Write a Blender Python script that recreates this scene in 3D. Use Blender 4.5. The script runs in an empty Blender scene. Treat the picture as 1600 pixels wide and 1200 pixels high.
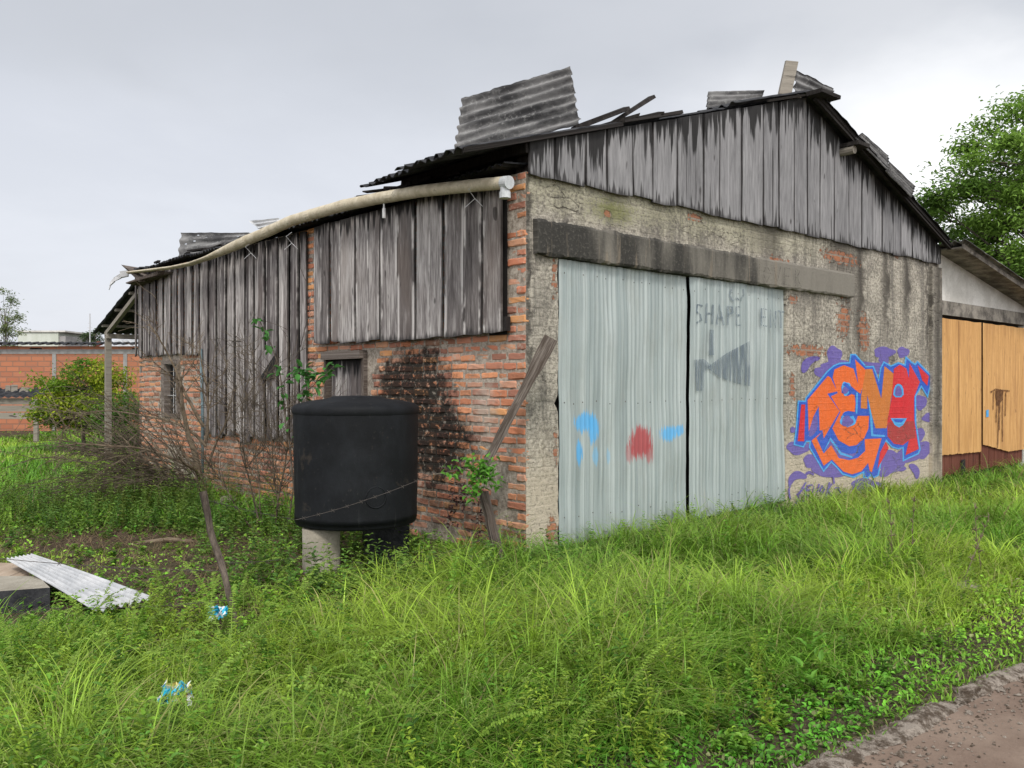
import bpy, math, random
import numpy as np
from mathutils import Vector, Matrix, noise as mnoise
R = math.radians
random.seed(7); rng = np.random.default_rng(11)
S = bpy.context.scene
COL = S.collection

# ------------------------------------------------------------------ camera
CZ = 1.6; FPX = 1300.0
cam = bpy.data.cameras.new('camera'); camo = bpy.data.objects.new('camera', cam); COL.objects.link(camo)
cam.sensor_width = 36; cam.lens = 36*FPX/1600; cam.clip_start = .05; cam.clip_end = 2000
camo.location = (0, 0, CZ); camo.rotation_euler = (R(90), 0, 0); S.camera = camo
S.render.resolution_x = 1024; S.render.resolution_y = 768
S.view_settings.view_transform = 'Standard'; S.view_settings.look = 'None'
S.view_settings.gamma = 1; S.view_settings.exposure = 0.58

# ------------------------------------------------------------------ node helper
class NT:
    def __init__(s, tree):
        s.t = tree; s.n = tree.nodes; s.l = tree.links; s.n.clear()
    def _in(s, sock, v):
        if v is None: return
        if isinstance(v, bpy.types.NodeSocket): s.l.new(v, sock)
        else:
            if isinstance(v, (tuple, list)) and len(v) == 3 and sock.type == 'RGBA': v = (*v, 1)
            sock.default_value = v
    def node(s, typ, out=0, ins=None, **kw):
        n = s.n.new(typ)
        for k, v in kw.items(): setattr(n, k, v)
        for k, v in (ins or {}).items(): s._in(n.inputs[k], v)
        return n.outputs[out] if out is not None else n
    def m(s, op, a, b=None, c=None, clamp=False):
        n = s.n.new('ShaderNodeMath'); n.operation = op; n.use_clamp = clamp
        s._in(n.inputs[0], a); s._in(n.inputs[1], b)
        if c is not None: s._in(n.inputs[2], c)
        return n.outputs[0]
    def vm(s, op, a, b=None):
        n = s.n.new('ShaderNodeVectorMath'); n.operation = op
        s._in(n.inputs[0], a); s._in(n.inputs[1], b)
        return n.outputs['Value'] if op in ('LENGTH', 'DOT_PRODUCT', 'DISTANCE') else n.outputs[0]
    def noise(s, vec, scale, detail=4, rough=.6, color=False, dist=0):
        return s.node('ShaderNodeTexNoise', 1 if color else 0, {'Vector': vec, 'Scale': scale, 'Detail': detail, 'Roughness': rough, 'Distortion': dist})
    def ramp(s, fac, stops, interp='LINEAR'):
        n = s.n.new('ShaderNodeValToRGB'); cr = n.color_ramp; cr.interpolation = interp
        while len(cr.elements) < len(stops): cr.elements.new(.5)
        for e, (p, c) in zip(cr.elements, stops):
            e.position = p
            e.color = (c, c, c, 1) if isinstance(c, (int, float)) else (*c, 1)
        s._in(n.inputs[0], fac); return n.outputs[0]
    def mix(s, fac, a, b, mode='MIX'):
        n = s.n.new('ShaderNodeMix'); n.data_type = 'RGBA'; n.blend_type = mode
        s._in(n.inputs[0], fac); s._in(n.inputs[6], a); s._in(n.inputs[7], b)
        return n.outputs[2]
    def step(s, v, lo, hi):
        return s.node('ShaderNodeMapRange', 0, {'Value': v, 'From Min': lo, 'From Max': hi}, interpolation_type='SMOOTHSTEP')
    def scale(s, vec, x, y, z=1):
        return s.vm('MULTIPLY', vec, (x, y, z))
    def ell(s, uv, cx, cy, rx, ry, nz=None, k=.5, lo=0, hi=.35):
        d = s.vm('LENGTH', s.scale(s.vm('SUBTRACT', uv, (cx, cy, 0)), 1/rx, 1/ry, 0))
        v = s.m('SUBTRACT', 1, d)
        if nz is not None: v = s.m('ADD', v, s.m('MULTIPLY', s.m('SUBTRACT', nz, .5), k))
        return s.step(v, lo, hi)
    def bump(s, h, dist=.01, strength=1, normal=None):
        return s.node('ShaderNodeBump', 0, {'Height': h, 'Distance': dist, 'Strength': strength, 'Normal': normal})
    def out(s, color, rough=.85, normal=None, metal=0, spec=.3, alpha=None, trans=None):
        b = s.node('ShaderNodeBsdfPrincipled', None, {'Base Color': color, 'Roughness': rough, 'Metallic': metal, 'Specular IOR Level': spec, 'Alpha': alpha})
        if normal is not None: s._in(b.inputs['Normal'], normal)
        sh = b.outputs[0]
        if trans is not None:
            tr = s.node('ShaderNodeBsdfTranslucent', 0, {'Color': color})
            sh = s.node('ShaderNodeMixShader', 0, {0: trans, 1: sh, 2: tr})
        s.node('ShaderNodeOutputMaterial', None, {'Surface': sh})
def newmat(name):
    m = bpy.data.materials.new(name); m.use_nodes = True
    return m, NT(m.node_tree)

# ------------------------------------------------------------------ world + sun
SUN_EL, SUN_AZ = R(50), R(176)    # azimuth measured clockwise from +Y
w = bpy.data.worlds.new('World'); S.world = w; w.use_nodes = True
nt = NT(w.node_tree)
sky = nt.node('ShaderNodeTexSky', 0, sky_type='NISHITA', sun_disc=False, sun_elevation=SUN_EL, sun_rotation=SUN_AZ, air_density=1.2, dust_density=3.0)
gen = nt.node('ShaderNodeTexCoord', 0)
sep = nt.node('ShaderNodeSeparateXYZ', None, {0: gen})
gx, gy, gz = sep.outputs
zc = nt.m('ADD', nt.m('MAXIMUM', gz, 0), .22)
cp = nt.node('ShaderNodeCombineXYZ', 0, {0: nt.m('DIVIDE', gx, zc), 1: nt.m('DIVIDE', gy, zc), 2: gz})
n1 = nt.noise(cp, .9, 6, .52, dist=.35); n2 = nt.noise(nt.vm('ADD', cp, (5, 3, 0)), 2.6, 6, .55)
cl = nt.m('ADD', nt.m('MULTIPLY', n1, .75), nt.m('MULTIPLY', n2, .25))
right = nt.step(gx, -.25, .5)
darkc = nt.mix(right, (.45, .468, .51), (.335, .36, .405)); lightc = nt.mix(right, (.535, .552, .592), (.66, .67, .70))
cc = nt.mix(nt.m('MULTIPLY', nt.step(cl, .41, .60), nt.mix(right, (.8, .8, .8), (1, 1, 1))), darkc, lightc)
# thin bright place in the cloud cover, low on the right
bd = nt.vm('DISTANCE', nt.scale(gen, 1, 1, 1.5), (.46, .87, .29))
bright = nt.m('MULTIPLY', nt.step(nt.m('ADD', nt.m('MULTIPLY', bd, -1), nt.m('MULTIPLY', cl, .30)), -.24, .12), .95)
cc = nt.mix(bright, cc, (1.02, 1.01, .99))
# pale band low on the left, greyer towards the top
low = nt.m('MULTIPLY', nt.step(gz, .46, .05), .55)
cc = nt.mix(low, cc, (.60, .617, .668))
# heavier grey cloud higher up
topm = nt.m('MULTIPLY', nt.step(nt.m('ADD', gz, nt.m('MULTIPLY', nt.m('SUBTRACT', n1, .5), .5)), .24, .42), nt.step(gy, .2, .6))
cc = nt.mix(nt.m('MULTIPLY', topm, .65), cc, (.37, .385, .415))
# sky raised behind the viewer, added as unseen fill for the facades
back_fill = nt.step(gy, .3, -.6)
cc = nt.mix(1, cc, nt.mix(back_fill, (1, 1, 1), (2.2, 2.15, 2.05)), 'MULTIPLY')
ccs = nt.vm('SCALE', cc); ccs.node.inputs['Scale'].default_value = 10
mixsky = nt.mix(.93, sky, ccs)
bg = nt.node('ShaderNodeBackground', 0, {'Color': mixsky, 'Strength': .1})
nt.node('ShaderNodeOutputWorld', None, {'Surface': bg})
sl = bpy.data.lights.new('sun', 'SUN'); sl.energy = 1.5; sl.angle = R(12); sl.color = (1, .96, .9)
so = bpy.data.objects.new('sun', sl); COL.objects.link(so)
sd = Vector((math.sin(SUN_AZ)*math.cos(SUN_EL), math.cos(SUN_AZ)*math.cos(SUN_EL), math.sin(SUN_EL)))
so.rotation_euler = sd.to_track_quat('Z', 'Y').to_euler(); so.location = sd*30

# ------------------------------------------------------------------ geometry helpers
WO = {}                                     # world origin of every object
def tag(o, label=None, cat=None, group=None, kind=None):
    if label: o['label'] = label
    if cat: o['category'] = cat
    if group: o['group'] = group
    if kind: o['kind'] = kind
    return o
def thing(name, label, cat, loc, group=None):
    o = bpy.data.objects.new(name, None); COL.objects.link(o); o.empty_display_size = .2
    o.location = loc; WO[o.name] = Vector(loc)
    return tag(o, label, cat, group)
class MB:
    def __init__(s): s.v = []; s.f = []; s.uv = []; s.c = []; s.mi = []
    def vert(s, p, uv=(0, 0), c=(0, 0, 0)):
        s.v.append(tuple(p)); s.uv.append(uv); s.c.append(c); return len(s.v)-1
    def face(s, idx, mi=0): s.f.append(tuple(idx)); s.mi.append(mi)
    def quad(s, a, b, c, d, mi=0, uvs=None, col=(0, 0, 0)):
        i = [s.vert(p, (uvs[k] if uvs else (0, 0)), col) for k, p in enumerate((a, b, c, d))]
        s.face(i, mi)
    def box(s, o, ax, ay, az, mi=0, col=(0, 0, 0), jit=0, uvo=None):
        o, ax, ay, az = map(Vector, (o, ax, ay, az)); la, lb, lc = ax.length, ay.length, az.length
        P = []
        for i in (0, 1):
            for j in (0, 1):
                for k in (0, 1):
                    p = o+ax*i+ay*j+az*k
                    if jit: p += Vector([random.uniform(-jit, jit) for _ in range(3)])
                    P.append(p)
        u0, v0 = uvo if uvo else (random.random()*5, random.random()*5)
        def q(a, b, c, d, l, m): s.quad(P[a], P[b], P[c], P[d], mi, [(u0, v0), (u0+l, v0), (u0+l, v0+m), (u0, v0+m)], col)
        q(0, 4, 6, 2, la, lb); q(1, 3, 7, 5, la, lb); q(0, 1, 5, 4, lc, la); q(2, 6, 7, 3, lc, la); q(0, 2, 3, 1, lb, lc); q(4, 5, 7, 6, lb, lc)
    def tube(s, pts, rad, seg=8, mi=0, col=(0, 0, 0), cap=True, flat=None, closed=False):
        pts = [Vector(p) for p in pts]; n = len(pts)
        if not hasattr(rad, '__len__'): rad = [rad]*n
        up = Vector((0, 0, 1)); rings = []; d = 0
        for i, p in enumerate(pts):
            t = (pts[min(i+1, n-1)]-pts[max(i-1, 0)]).normalized()
            if i: d += (p-pts[i-1]).length
            a = t.cross(up)
            if a.length < .05: a = t.cross(Vector((1, 0, 0)))
            a.normalize(); b = a.cross(t).normalized()
            fl = flat[i] if flat else 1
            rings.append([s.vert(p+a*math.cos(2*math.pi*k/seg)*rad[i]+b*math.sin(2*math.pi*k/seg)*rad[i]*fl, (k/seg*rad[0]*6.28, d), col) for k in range(seg)])
        for i in range(n-1):
            for k in range(seg):
                s.face((rings[i][k], rings[i][(k+1) % seg], rings[i+1][(k+1) % seg], rings[i+1][k]), mi)
        if cap: s.face(rings[0][::-1], mi); s.face(rings[-1], mi)
    def build(s, name, mats, parent=None, origin=None, smooth=False):
        me = bpy.data.meshes.new(name)
        po = WO[parent.name] if parent else Vector((0, 0, 0))
        og = Vector(origin) if origin is not None else Vector((0, 0, 0))
        vs = [(x-og.x, y-og.y, z-og.z) for x, y, z in s.v] if origin is not None else s.v
        me.from_pydata(vs, [], s.f)
        for m in (mats if isinstance(mats, (list, tuple)) else [mats]): me.materials.append(m)
        me.polygons.foreach_set('material_index', s.mi)
        li = np.zeros(len(me.loops), dtype=np.int32); me.loops.foreach_get('vertex_index', li)
        uvl = me.uv_layers.new(name='UVMap'); uvl.data.foreach_set('uv', np.array(s.uv, dtype=np.float32)[li].ravel())
        ca = me.color_attributes.new('Col', 'FLOAT_COLOR', 'POINT')
        c4 = np.array([(*c_[:3], c_[3] if len(c_) > 3 else 0) for c_ in s.c], dtype=np.float32); ca.data.foreach_set('color', c4.ravel())
        if smooth: me.polygons.foreach_set('use_smooth', [True]*len(me.polygons))
        me.update()
        o = bpy.data.objects.new(name, me); COL.objects.link(o)
        if parent: o.parent = parent
        o.location = og-po; WO[o.name] = og
        return o
def npmesh(name, V, Q, C, mat, parent=None, UV=None, smooth=False):
    """V (n,3), Q (m,4) or (m,3), C (n,3)"""
    me = bpy.data.meshes.new(name); k = Q.shape[1]
    me.vertices.add(len(V)); me.vertices.foreach_set('co', V.astype(np.float32).ravel())
    me.loops.add(Q.size); me.loops.foreach_set('vertex_index', Q.astype(np.int32).ravel())
    me.polygons.add(len(Q)); me.polygons.foreach_set('loop_start', np.arange(0, Q.size, k, dtype=np.int32))
    me.polygons.foreach_set('loop_total', np.full(len(Q), k, dtype=np.int32))
    me.polygons.foreach_set('use_smooth', np.full(len(Q), smooth))
    me.update(calc_edges=True)
    ca = me.color_attributes.new('Col', 'FLOAT_COLOR', 'POINT')
    c4 = np.ones((len(V), 4), dtype=np.float32); c4[:, :3] = C; ca.data.foreach_set('color', c4.ravel())
    me.materials.append(mat)
    o = bpy.data.objects.new(name, me); COL.objects.link(o)
    if parent: o.parent = parent; o.location = -WO[parent.name]
    WO[o.name] = Vector((0, 0, 0))
    return o
def at(px, py, Y): return Vector(((px-800)/FPX*Y, Y, CZ-(py-600)/FPX*Y))
def gnd(px, Y, z=0): return Vector(((px-800)/FPX*Y, Y, z))
class Plane:
    def __init__(s, o, d, n): s.o = Vector(o); s.d = Vector(d).normalized(); s.n = Vector(n).normalized()
    def p(s, a, z, off=0): return s.o+s.d*a+s.n*off+Vector((0, 0, z))
    def inv(s, px, py, off=0):
        r = Vector(((px-800)/FPX, 1, -(py-600)/FPX)); o = s.o+s.n*off
        t = (o-Vector((0, 0, CZ))).dot(s.n)/r.dot(s.n)
        q = Vector((0, 0, CZ))+r*t
        return (q-o).dot(s.d), q.z
    def P(s, px, py, off=0): a, z = s.inv(px, py, off); return s.p(a, z, off)
A0 = Vector((.126, 7.43, 0))
ud = Vector((math.sin(R(49.3)), math.cos(R(49.3)), 0)); un = Vector((math.cos(R(49.3)), -math.sin(R(49.3)), 0))
vd = Vector((-math.sin(R(43.3)), math.cos(R(43.3)), 0)); vn = Vector((-math.cos(R(43.3)), -math.sin(R(43.3)), 0))
F = Plane(A0, ud, un); L = Plane(A0, vd, vn)
Z = Vector((0, 0, 1))
def nz(x, y=0, z=0): return mnoise.noise(Vector((x, y, z)))

# ------------------------------------------------------------------ materials
def uvn(nt): return nt.node('ShaderNodeTexCoord', 2)
def objn(nt): return nt.node('ShaderNodeTexCoord', 3)
def coln(nt):
    a = nt.node('ShaderNodeAttribute', None, attribute_name='Col'); return a.outputs['Color']
def sepc(nt, c):
    s = nt.node('ShaderNodeSeparateColor', None, {0: c}); return s.outputs[0], s.outputs[1], s.outputs[2]
def mat_simple(name, c1, c2, scale=4, rough=.85, bump=.004, bscale=60, metal=0, spec=.3, stretch=(1, 1, 1)):
    m, t = newmat(name); v = t.scale(objn(t), *stretch)
    n = t.noise(v, scale, 6, .65); f = t.noise(v, bscale, 4, .6)
    c = t.mix(t.step(n, .35, .65), c1, c2)
    c = t.mix(t.m('MULTIPLY', t.step(f, .45, .8), .35), c, tuple(x*.5 for x in c1))
    t.out(c, rough, t.bump(t.m('ADD', t.m('MULTIPLY', n, .4), f), bump), metal, spec)
    return m
def mat_wood(name, dark, mid, light, contrast=1.0, top=0, bot=0, warm=None, gs=30, nzs=1.0, var=.14, edge=.0):
    """weathered boards: UV in metres (x across, y along); Col = random, metres from top, metres from bottom"""
    m, t = newmat(name); uv = uvn(t); att = t.node('ShaderNodeAttribute', None, attribute_name='Col'); r, g, b = sepc(t, att.outputs['Color']); ed = att.outputs['Alpha']
    off = t.node('ShaderNodeCombineXYZ', 0, {0: t.m('MULTIPLY', r, 37), 1: t.m('MULTIPLY', r, 91), 2: t.m('MULTIPLY', r, 13)})
    base = t.vm('ADD', uv, off)
    g1 = t.noise(t.scale(base, gs, 1.6*nzs), 1, 7, .68, dist=.6); g2 = t.noise(t.scale(base, gs*5, 5*nzs), 1, 4, .6)
    g3 = t.noise(t.scale(base, 9, .9*nzs), 1, 5, .6, dist=1.2); big = t.noise(t.scale(base, 2.2, .7), 1, 3, .5)
    fac = t.m('ADD', t.m('MULTIPLY', g1, .42), t.m('ADD', t.m('MULTIPLY', g2, .30), t.m('MULTIPLY', g3, .28)))
    fac = t.m('ADD', fac, t.m('MULTIPLY', t.m('SUBTRACT', r, .5), var))
    w_ = .17/contrast
    c = t.ramp(fac, [(.5-w_*1.25, dark), (.5-w_*.2, mid), (.5+w_, light)])
    if warm: c = t.mix(t.m('MULTIPLY', t.step(big, .5, .7), .5), c, warm)
    crack = t.step(t.noise(t.scale(base, gs*1.3, .8), 1, 3, .5, dist=.5), .36, .28)
    c = t.mix(t.m('MULTIPLY', crack, .8), c, (.02, .018, .017))
    knot = t.step(t.noise(t.scale(base, 9, 3.5), 1, 1, .4), .27, .22)
    c = t.mix(t.m('MULTIPLY', knot, .7), c, (.03, .026, .024))
    if edge:
        en = t.noise(t.scale(base, 3, 1.3), 1, 4, .7)
        c = t.mix(t.m('MULTIPLY', t.m('MULTIPLY', t.step(ed, .62, .86), t.step(en, .47, .58)), edge), c, light)
        c = t.mix(t.m('MULTIPLY', t.step(t.m('ADD', ed, t.m('MULTIPLY', g1, .25)), 1.02, 1.14), .85), c, (.02, .017, .016))
    if top:   # black mould running down from the top of each board
        jag = t.noise(t.scale(base, 15, .6), 1, 4, .6)
        lim = t.m('MULTIPLY', t.step(jag, .36, .66), top)
        c = t.mix(t.m('MULTIPLY', t.step(t.m('SUBTRACT', g, lim), .05, -.05), .93), c, (.018, .017, .017))
    if bot:
        jag = t.noise(t.scale(base, 22, .9), 1, 4, .6)
        lim = t.m('MULTIPLY', t.step(jag, .45, .72), bot)
        c = t.mix(t.m('MULTIPLY', t.step(t.m('SUBTRACT', b, lim), .04, -.03), .85), c, (.03, .028, .028))
    t.out(c, .9, t.bump(t.m('SUBTRACT', t.m('ADD', g1, t.m('MULTIPLY', g2, .5)), crack), .006, 1), 0, .15)
    return m
M = {}
M['gable'] = mat_wood('weathered_gable_wood', (.045, .043, .045), (.19, .186, .19), (.38, .372, .375), .85, top=.42, bot=.18, gs=24, nzs=1.0, var=.10, edge=.25)
M['sideboard'] = mat_wood('weathered_side_wood', (.028, .022, .022), (.135, .118, .116), (.60, .56, .53), 1.0, top=.22, bot=.1, warm=(.13, .10, .088), gs=26, var=.17, edge=.8)
M['sideboard2'] = mat_wood('weathered_side_wood_worn', (.030, .025, .024), (.165, .147, .142), (.58, .545, .52), 1.0, top=.2, bot=.06, warm=(.15, .118, .10), gs=24, nzs=1.1, var=.17, edge=.9)
M['plank'] = mat_wood('old_plank', (.022, .017, .014), (.085, .066, .055), (.32, .28, .25), 1.0, gs=50)
M['beam'] = mat_wood('dark_beam', (.008, .007, .007), (.022, .019, .018), (.065, .058, .052), .8, gs=30)
M['greybeam'] = mat_wood('grey_post_wood', (.10, .09, .075), (.24, .215, .18), (.36, .33, .28), .8, gs=30)
M['tanboard'] = mat_wood('tan_board', (.16, .11, .08), (.36, .28, .21), (.52, .44, .35), .8, gs=20)
M['black'] = mat_simple('unlit_inside', (.012, .011, .011), (.02, .018, .017), bump=.002)
M['mortar'] = None
def brickstains(t, uv, c):
    s_ = t.node('ShaderNodeSeparateXYZ', None, {0: uv}); gg = t.m('MULTIPLY', t.step(s_.outputs[1], .95, .15), t.step(t.noise(uv, 4, 5, .7), .35, .65)); c = t.mix(t.m('MULTIPLY', gg, .6), c, (.075, .06, .045))
    n = t.noise(uv, 5, 6, .7); nf = t.noise(uv, 45, 4, .7)
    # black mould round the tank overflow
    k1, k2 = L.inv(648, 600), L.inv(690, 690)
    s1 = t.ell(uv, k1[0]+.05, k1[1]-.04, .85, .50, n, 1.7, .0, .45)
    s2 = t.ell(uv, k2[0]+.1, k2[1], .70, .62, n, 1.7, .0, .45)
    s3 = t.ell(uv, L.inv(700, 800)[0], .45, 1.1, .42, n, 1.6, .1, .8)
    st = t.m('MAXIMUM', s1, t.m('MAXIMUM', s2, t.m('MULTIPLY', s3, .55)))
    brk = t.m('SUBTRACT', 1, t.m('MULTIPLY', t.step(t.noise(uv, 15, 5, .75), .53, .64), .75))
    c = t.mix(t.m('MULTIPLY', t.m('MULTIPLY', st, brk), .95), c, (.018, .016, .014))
    # pale lime bloom
    kb = L.inv(760, 640)
    bl = t.ell(uv, kb[0], kb[1], .35, .55, t.noise(uv, 7, 5, .7), 1.6, .3, .9)
    c = t.mix(t.m('MULTIPLY', bl, .55), c, (.50, .43, .36))
    return c
m, t = newmat('old_red_brick'); uv = uvn(t); c = coln(t); ob = objn(t)
nb = t.noise(ob, 28, 6, .72); ns = t.noise(ob, 130, 3, .7)
c = t.mix(t.m('MULTIPLY', t.step(nb, .5, .75), .5), c, t.mix(.5, c, (.09, .05, .035)))
lg = t.noise(ob, 6, 6, .75); c = t.mix(t.m('MULTIPLY', t.step(t.m('ADD', t.m('MULTIPLY', lg, .6), t.m('MULTIPLY', nb, .4)), .53, .62), .75), c, (.46, .39, .32))
c = t.mix(t.m('MULTIPLY', t.step(t.noise(ob, 2.3, 5, .7), .56, .70), .35), c, (.12, .075, .055))
c = t.mix(t.m('MULTIPLY', t.step(ns, .6, .75), .4), c, (.08, .05, .04)); c = t.mix(.16, c, (.40, .30, .24))
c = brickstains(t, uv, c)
t.out(c, .92, t.bump(t.m('ADD', nb, t.m('MULTIPLY', ns, .4)), .008), 0, .15); M['brick'] = m
m, t = newmat('old_mortar'); uv = uvn(t); ob = objn(t); nb = t.noise(ob, 22, 6, .72); ns = t.noise(ob, 110, 4, .7)
c = t.mix(t.step(nb, .35, .65), (.25, .205, .165), (.50, .44, .37)); c = t.mix(t.step(ns, .6, .75), c, (.12, .10, .08))
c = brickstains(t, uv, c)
t.out(c, .95, t.bump(t.m('ADD', nb, ns), .012), 0, .1); M['mortar'] = m

def plaster(t, uv, paint=None):
    """old render over brick, UV = metres along the front wall and up"""
    ob = uv; s = t.node('ShaderNodeSeparateXYZ', None, {0: uv}); u_, z_ = s.outputs[0], s.outputs[1]
    a = t.noise(ob, 3.2, 7, .7); b_ = t.noise(ob, 26, 6, .75); f = t.noise(ob, 95, 4, .7)
    vst = t.noise(t.scale(ob, 5, .45), 1, 6, .65, dist=.3); vst2 = t.noise(t.scale(ob, 14, .8), 1, 5, .6)
    c = t.mix(t.step(t.m('ADD', t.m('MULTIPLY', b_, .65), t.m('MULTIPLY', a, .35)), .38, .62), (.175, .160, .135), (.64, .585, .49)); c = t.mix(t.m('MULTIPLY', t.step(f, .52, .68), .45), c, (.09, .078, .065))
    c = t.mix(t.m('MULTIPLY', t.step(vst, .47, .62), .55), c, (.12, .110, .098)); c = t.mix(t.m('MULTIPLY', t.step(t.noise(t.scale(uv, .9, .6), 1, 5, .65), .5, .62), .4), c, (.15, .14, .125))
    c = t.mix(t.m('MULTIPLY', t.step(vst2, .55, .75), .35), c, (.12, .105, .09))
    # cream render low on the wall
    lowm = t.m('MULTIPLY', t.step(t.m('ADD', z_, t.m('MULTIPLY', a, .9)), 1.75, .95), t.step(b_, .28, .5))
    c = t.mix(t.m('MULTIPLY', lowm, .8), c, (.58, .50, .385))
    # yellow green moss under the boards
    ms = t.m('MULTIPLY', t.step(t.m('ADD', z_, t.m('MULTIPLY', t.m('SUBTRACT', a, .5), 1.0)), 3.05, 3.38), t.step(u_, 6.5, 3.2))
    c = t.mix(t.m('MULTIPLY', t.m('MULTIPLY', ms, t.step(b_, .3, .62)), .6), c, (.40, .385, .25))
    gm = t.ell(uv, 1.15, 3.3, .55, .22, b_, 2.2, .2, .9)
    c = t.mix(t.m('MULTIPLY', gm, .75), c, (.17, .18, .055))
    # dark weeping streaks
    k = None
    for uu, ww, zb in ((6.15, .13, 1.9), (6.9, .10, 2.25), (7.55, .10, 2.4), (8.55, .16, .2), (8.28, .05, 2.0), (5.6, .3, 2.9), (.02, .05, 1.5), (3.9, .35, 3.1)):
        du = t.m('ABSOLUTE', t.m('SUBTRACT', t.m('ADD', u_, t.m('MULTIPLY', t.m('SUBTRACT', a, .5), .6)), uu))
        e = t.m('MULTIPLY', t.step(t.m('ADD', du, t.m('MULTIPLY', vst2, ww*.8)), ww*2.2, ww*.4), t.step(t.m('ADD', z_, t.m('MULTIPLY', vst, .8)), zb, zb+.9))
        k = e if k is None else t.m('MAXIMUM', k, e)
    c = t.mix(t.m('MULTIPLY', t.m('MULTIPLY', k, t.step(b_, .2, .55)), .85), c, (.055, .048, .042))
    # bare brick where the render has fallen off
    br = t.node('ShaderNodeTexBrick', None, {'Vector': t.vm('ADD', uv, t.scale(t.noise(ob, 9, 3, .6, color=True), .02, .02, 0)), 'Color1': (.46, .17, .08), 'Color2': (.33, .14, .085), 'Mortar': (.30, .26, .215),
                'Scale': 1.0, 'Mortar Size': .011, 'Mortar Smooth': .3, 'Brick Width': .25, 'Row Height': .085, 'Bias': -.1})
    pb = None
    for px, py, ru, rz in ((1262, 548, .55, .09), (1318, 500, .20, .28), (1238, 468, .12, .07), (1212, 405, .25, .05), (1312, 402, .55, .10), (1086, 340, .14, .05), (950, 335, .06, .04), (1402, 400, .10, .05),
                           (866, 430, .035, .22), (868, 700, .03, .2), (1350, 520, .18, .3), (1238, 605, .08, .2), (863, 830, .1, .12)):
        q = F.inv(px, py); e = t.ell(uv, q[0], q[1], ru*1.3, rz*1.3, t.noise(ob, 11, 5, .7), 3.2, .35, .5)
        pb = e if pb is None else t.m('MAXIMUM', pb, e)
    c = t.mix(t.m('MULTIPLY', pb, .9), c, t.mix(t.m('MULTIPLY', t.step(b_, .4, .7), .5), br.outputs[0], (.30, .25, .2)))
    h = t.m('ADD', t.m('MULTIPLY', b_, .8), t.m('ADD', t.m('MULTIPLY', f, .45), t.m('MULTIPLY', a, .8)))
    h = t.m('SUBTRACT', h, t.m('MULTIPLY', pb, .7))
    h = t.m('SUBTRACT', h, t.m('MULTIPLY', br.outputs[1], t.m('MULTIPLY', t.step(a, .4, .6), .25)))
    vor = t.node('ShaderNodeTexVoronoi', 0, {'Vector': t.vm('ADD', t.scale(uv, 1, 2.4), t.scale(t.noise(ob, 7, 4, .7, color=True), .25, .25, 0)), 'Scale': 2.2}, feature='DISTANCE_TO_EDGE')
    crack = t.m('MULTIPLY', t.step(vor, .010, .002), t.step(t.noise(ob, 1.7, 3, .6), .54, .62))
    c = t.mix(t.m('MULTIPLY', crack, .8), c, (.05, .04, .035)); h = t.m('SUBTRACT', h, crack)
    pit = t.step(t.noise(ob, 38, 3, .6), .30, .24); c = t.mix(t.m('MULTIPLY', pit, .7), c, (.06, .05, .045)); h = t.m('SUBTRACT', h, pit)
    return c, h, b_, f, pit, crack
m, t = newmat('old_render'); c, h, *_ = plaster(t, uvn(t)); t.out(c, .95, t.bump(h, .026), 0, .1); M['plaster'] = m
def mat_paint(name, col, wear=.25, alpha=None):
    m, t = newmat(name); uv = uvn(t); c, h, b_, f, pit, crack = plaster(t, uv)
    keep = t.m('MULTIPLY', t.step(f, .76, .60), t.step(b_, .74, .60)); keep = t.m('MULTIPLY', keep, t.m('SUBTRACT', 1, pit)); keep = t.m('MULTIPLY', keep, t.m('SUBTRACT', 1, crack))
    pc = t.mix(t.m('MULTIPLY', t.step(t.noise(uv, 8, 4, .6), .35, .7), .28), col, tuple(x*.62 for x in col))
    c = t.mix(t.m('MULTIPLY', keep, 1-wear*.3), c, pc); t.out(c, .7, t.bump(h, .012), 0, .25); return m
M['p_purple'] = mat_paint('purple_spray_paint', (.135, .10, .37))
M['p_blue'] = mat_paint('blue_spray_paint', (.012, .09, .52))
M['p_cyan'] = mat_paint('light_blue_spray_paint', (.06, .36, .74))
M['p_orange'] = mat_paint('orange_spray_paint', (.78, .13, .012))
M['p_orange2'] = mat_paint('burnt_orange_spray_paint', (.58, .17, .022))
M['p_red'] = mat_paint('red_spray_paint', (.62, .012, .022))
M['p_red2'] = mat_paint('dark_red_spray_paint', (.38, .028, .03))

m, t = newmat('stained_concrete'); uv = uvn(t); a = t.noise(t.scale(uv, 2.2, .5), 1, 5, .6); b_ = t.noise(uv, 30, 6, .7); v2 = t.noise(t.scale(uv, 9, .6), 1, 5, .6)
s = t.node('ShaderNodeSeparateXYZ', None, {0: uv}); fx = t.m('ADD', t.m('MULTIPLY', s.outputs[0], .05), t.m('ADD', t.m('MULTIPLY', a, .75), t.m('MULTIPLY', v2, .25)))
c = t.mix(t.step(fx, .50, .78), (.045, .043, .039), (.20, .185, .158)); c = t.mix(t.m('MULTIPLY', t.step(v2, .58, .64), .5), c, (.22, .18, .135)); c = t.mix(t.m('MULTIPLY', t.step(b_, .5, .72), .4), c, (.24, .22, .19))
t.out(c, .93, t.bump(t.m('ADD', b_, a), .01), 0, .12); M['lintel'] = m
M['concrete'] = mat_simple('plain_concrete', (.24, .215, .17), (.36, .33, .27), 3, .93, .008, 50)
M['concrete_dirty'] = mat_simple('dirty_concrete', (.09, .08, .07), (.30, .27, .23), 4, .93, .01, 40)
M['whitewall'] = mat_simple('whitewashed_wall', (.50, .48, .44), (.66, .64, .60), 2, .9, .006, 30)
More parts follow.
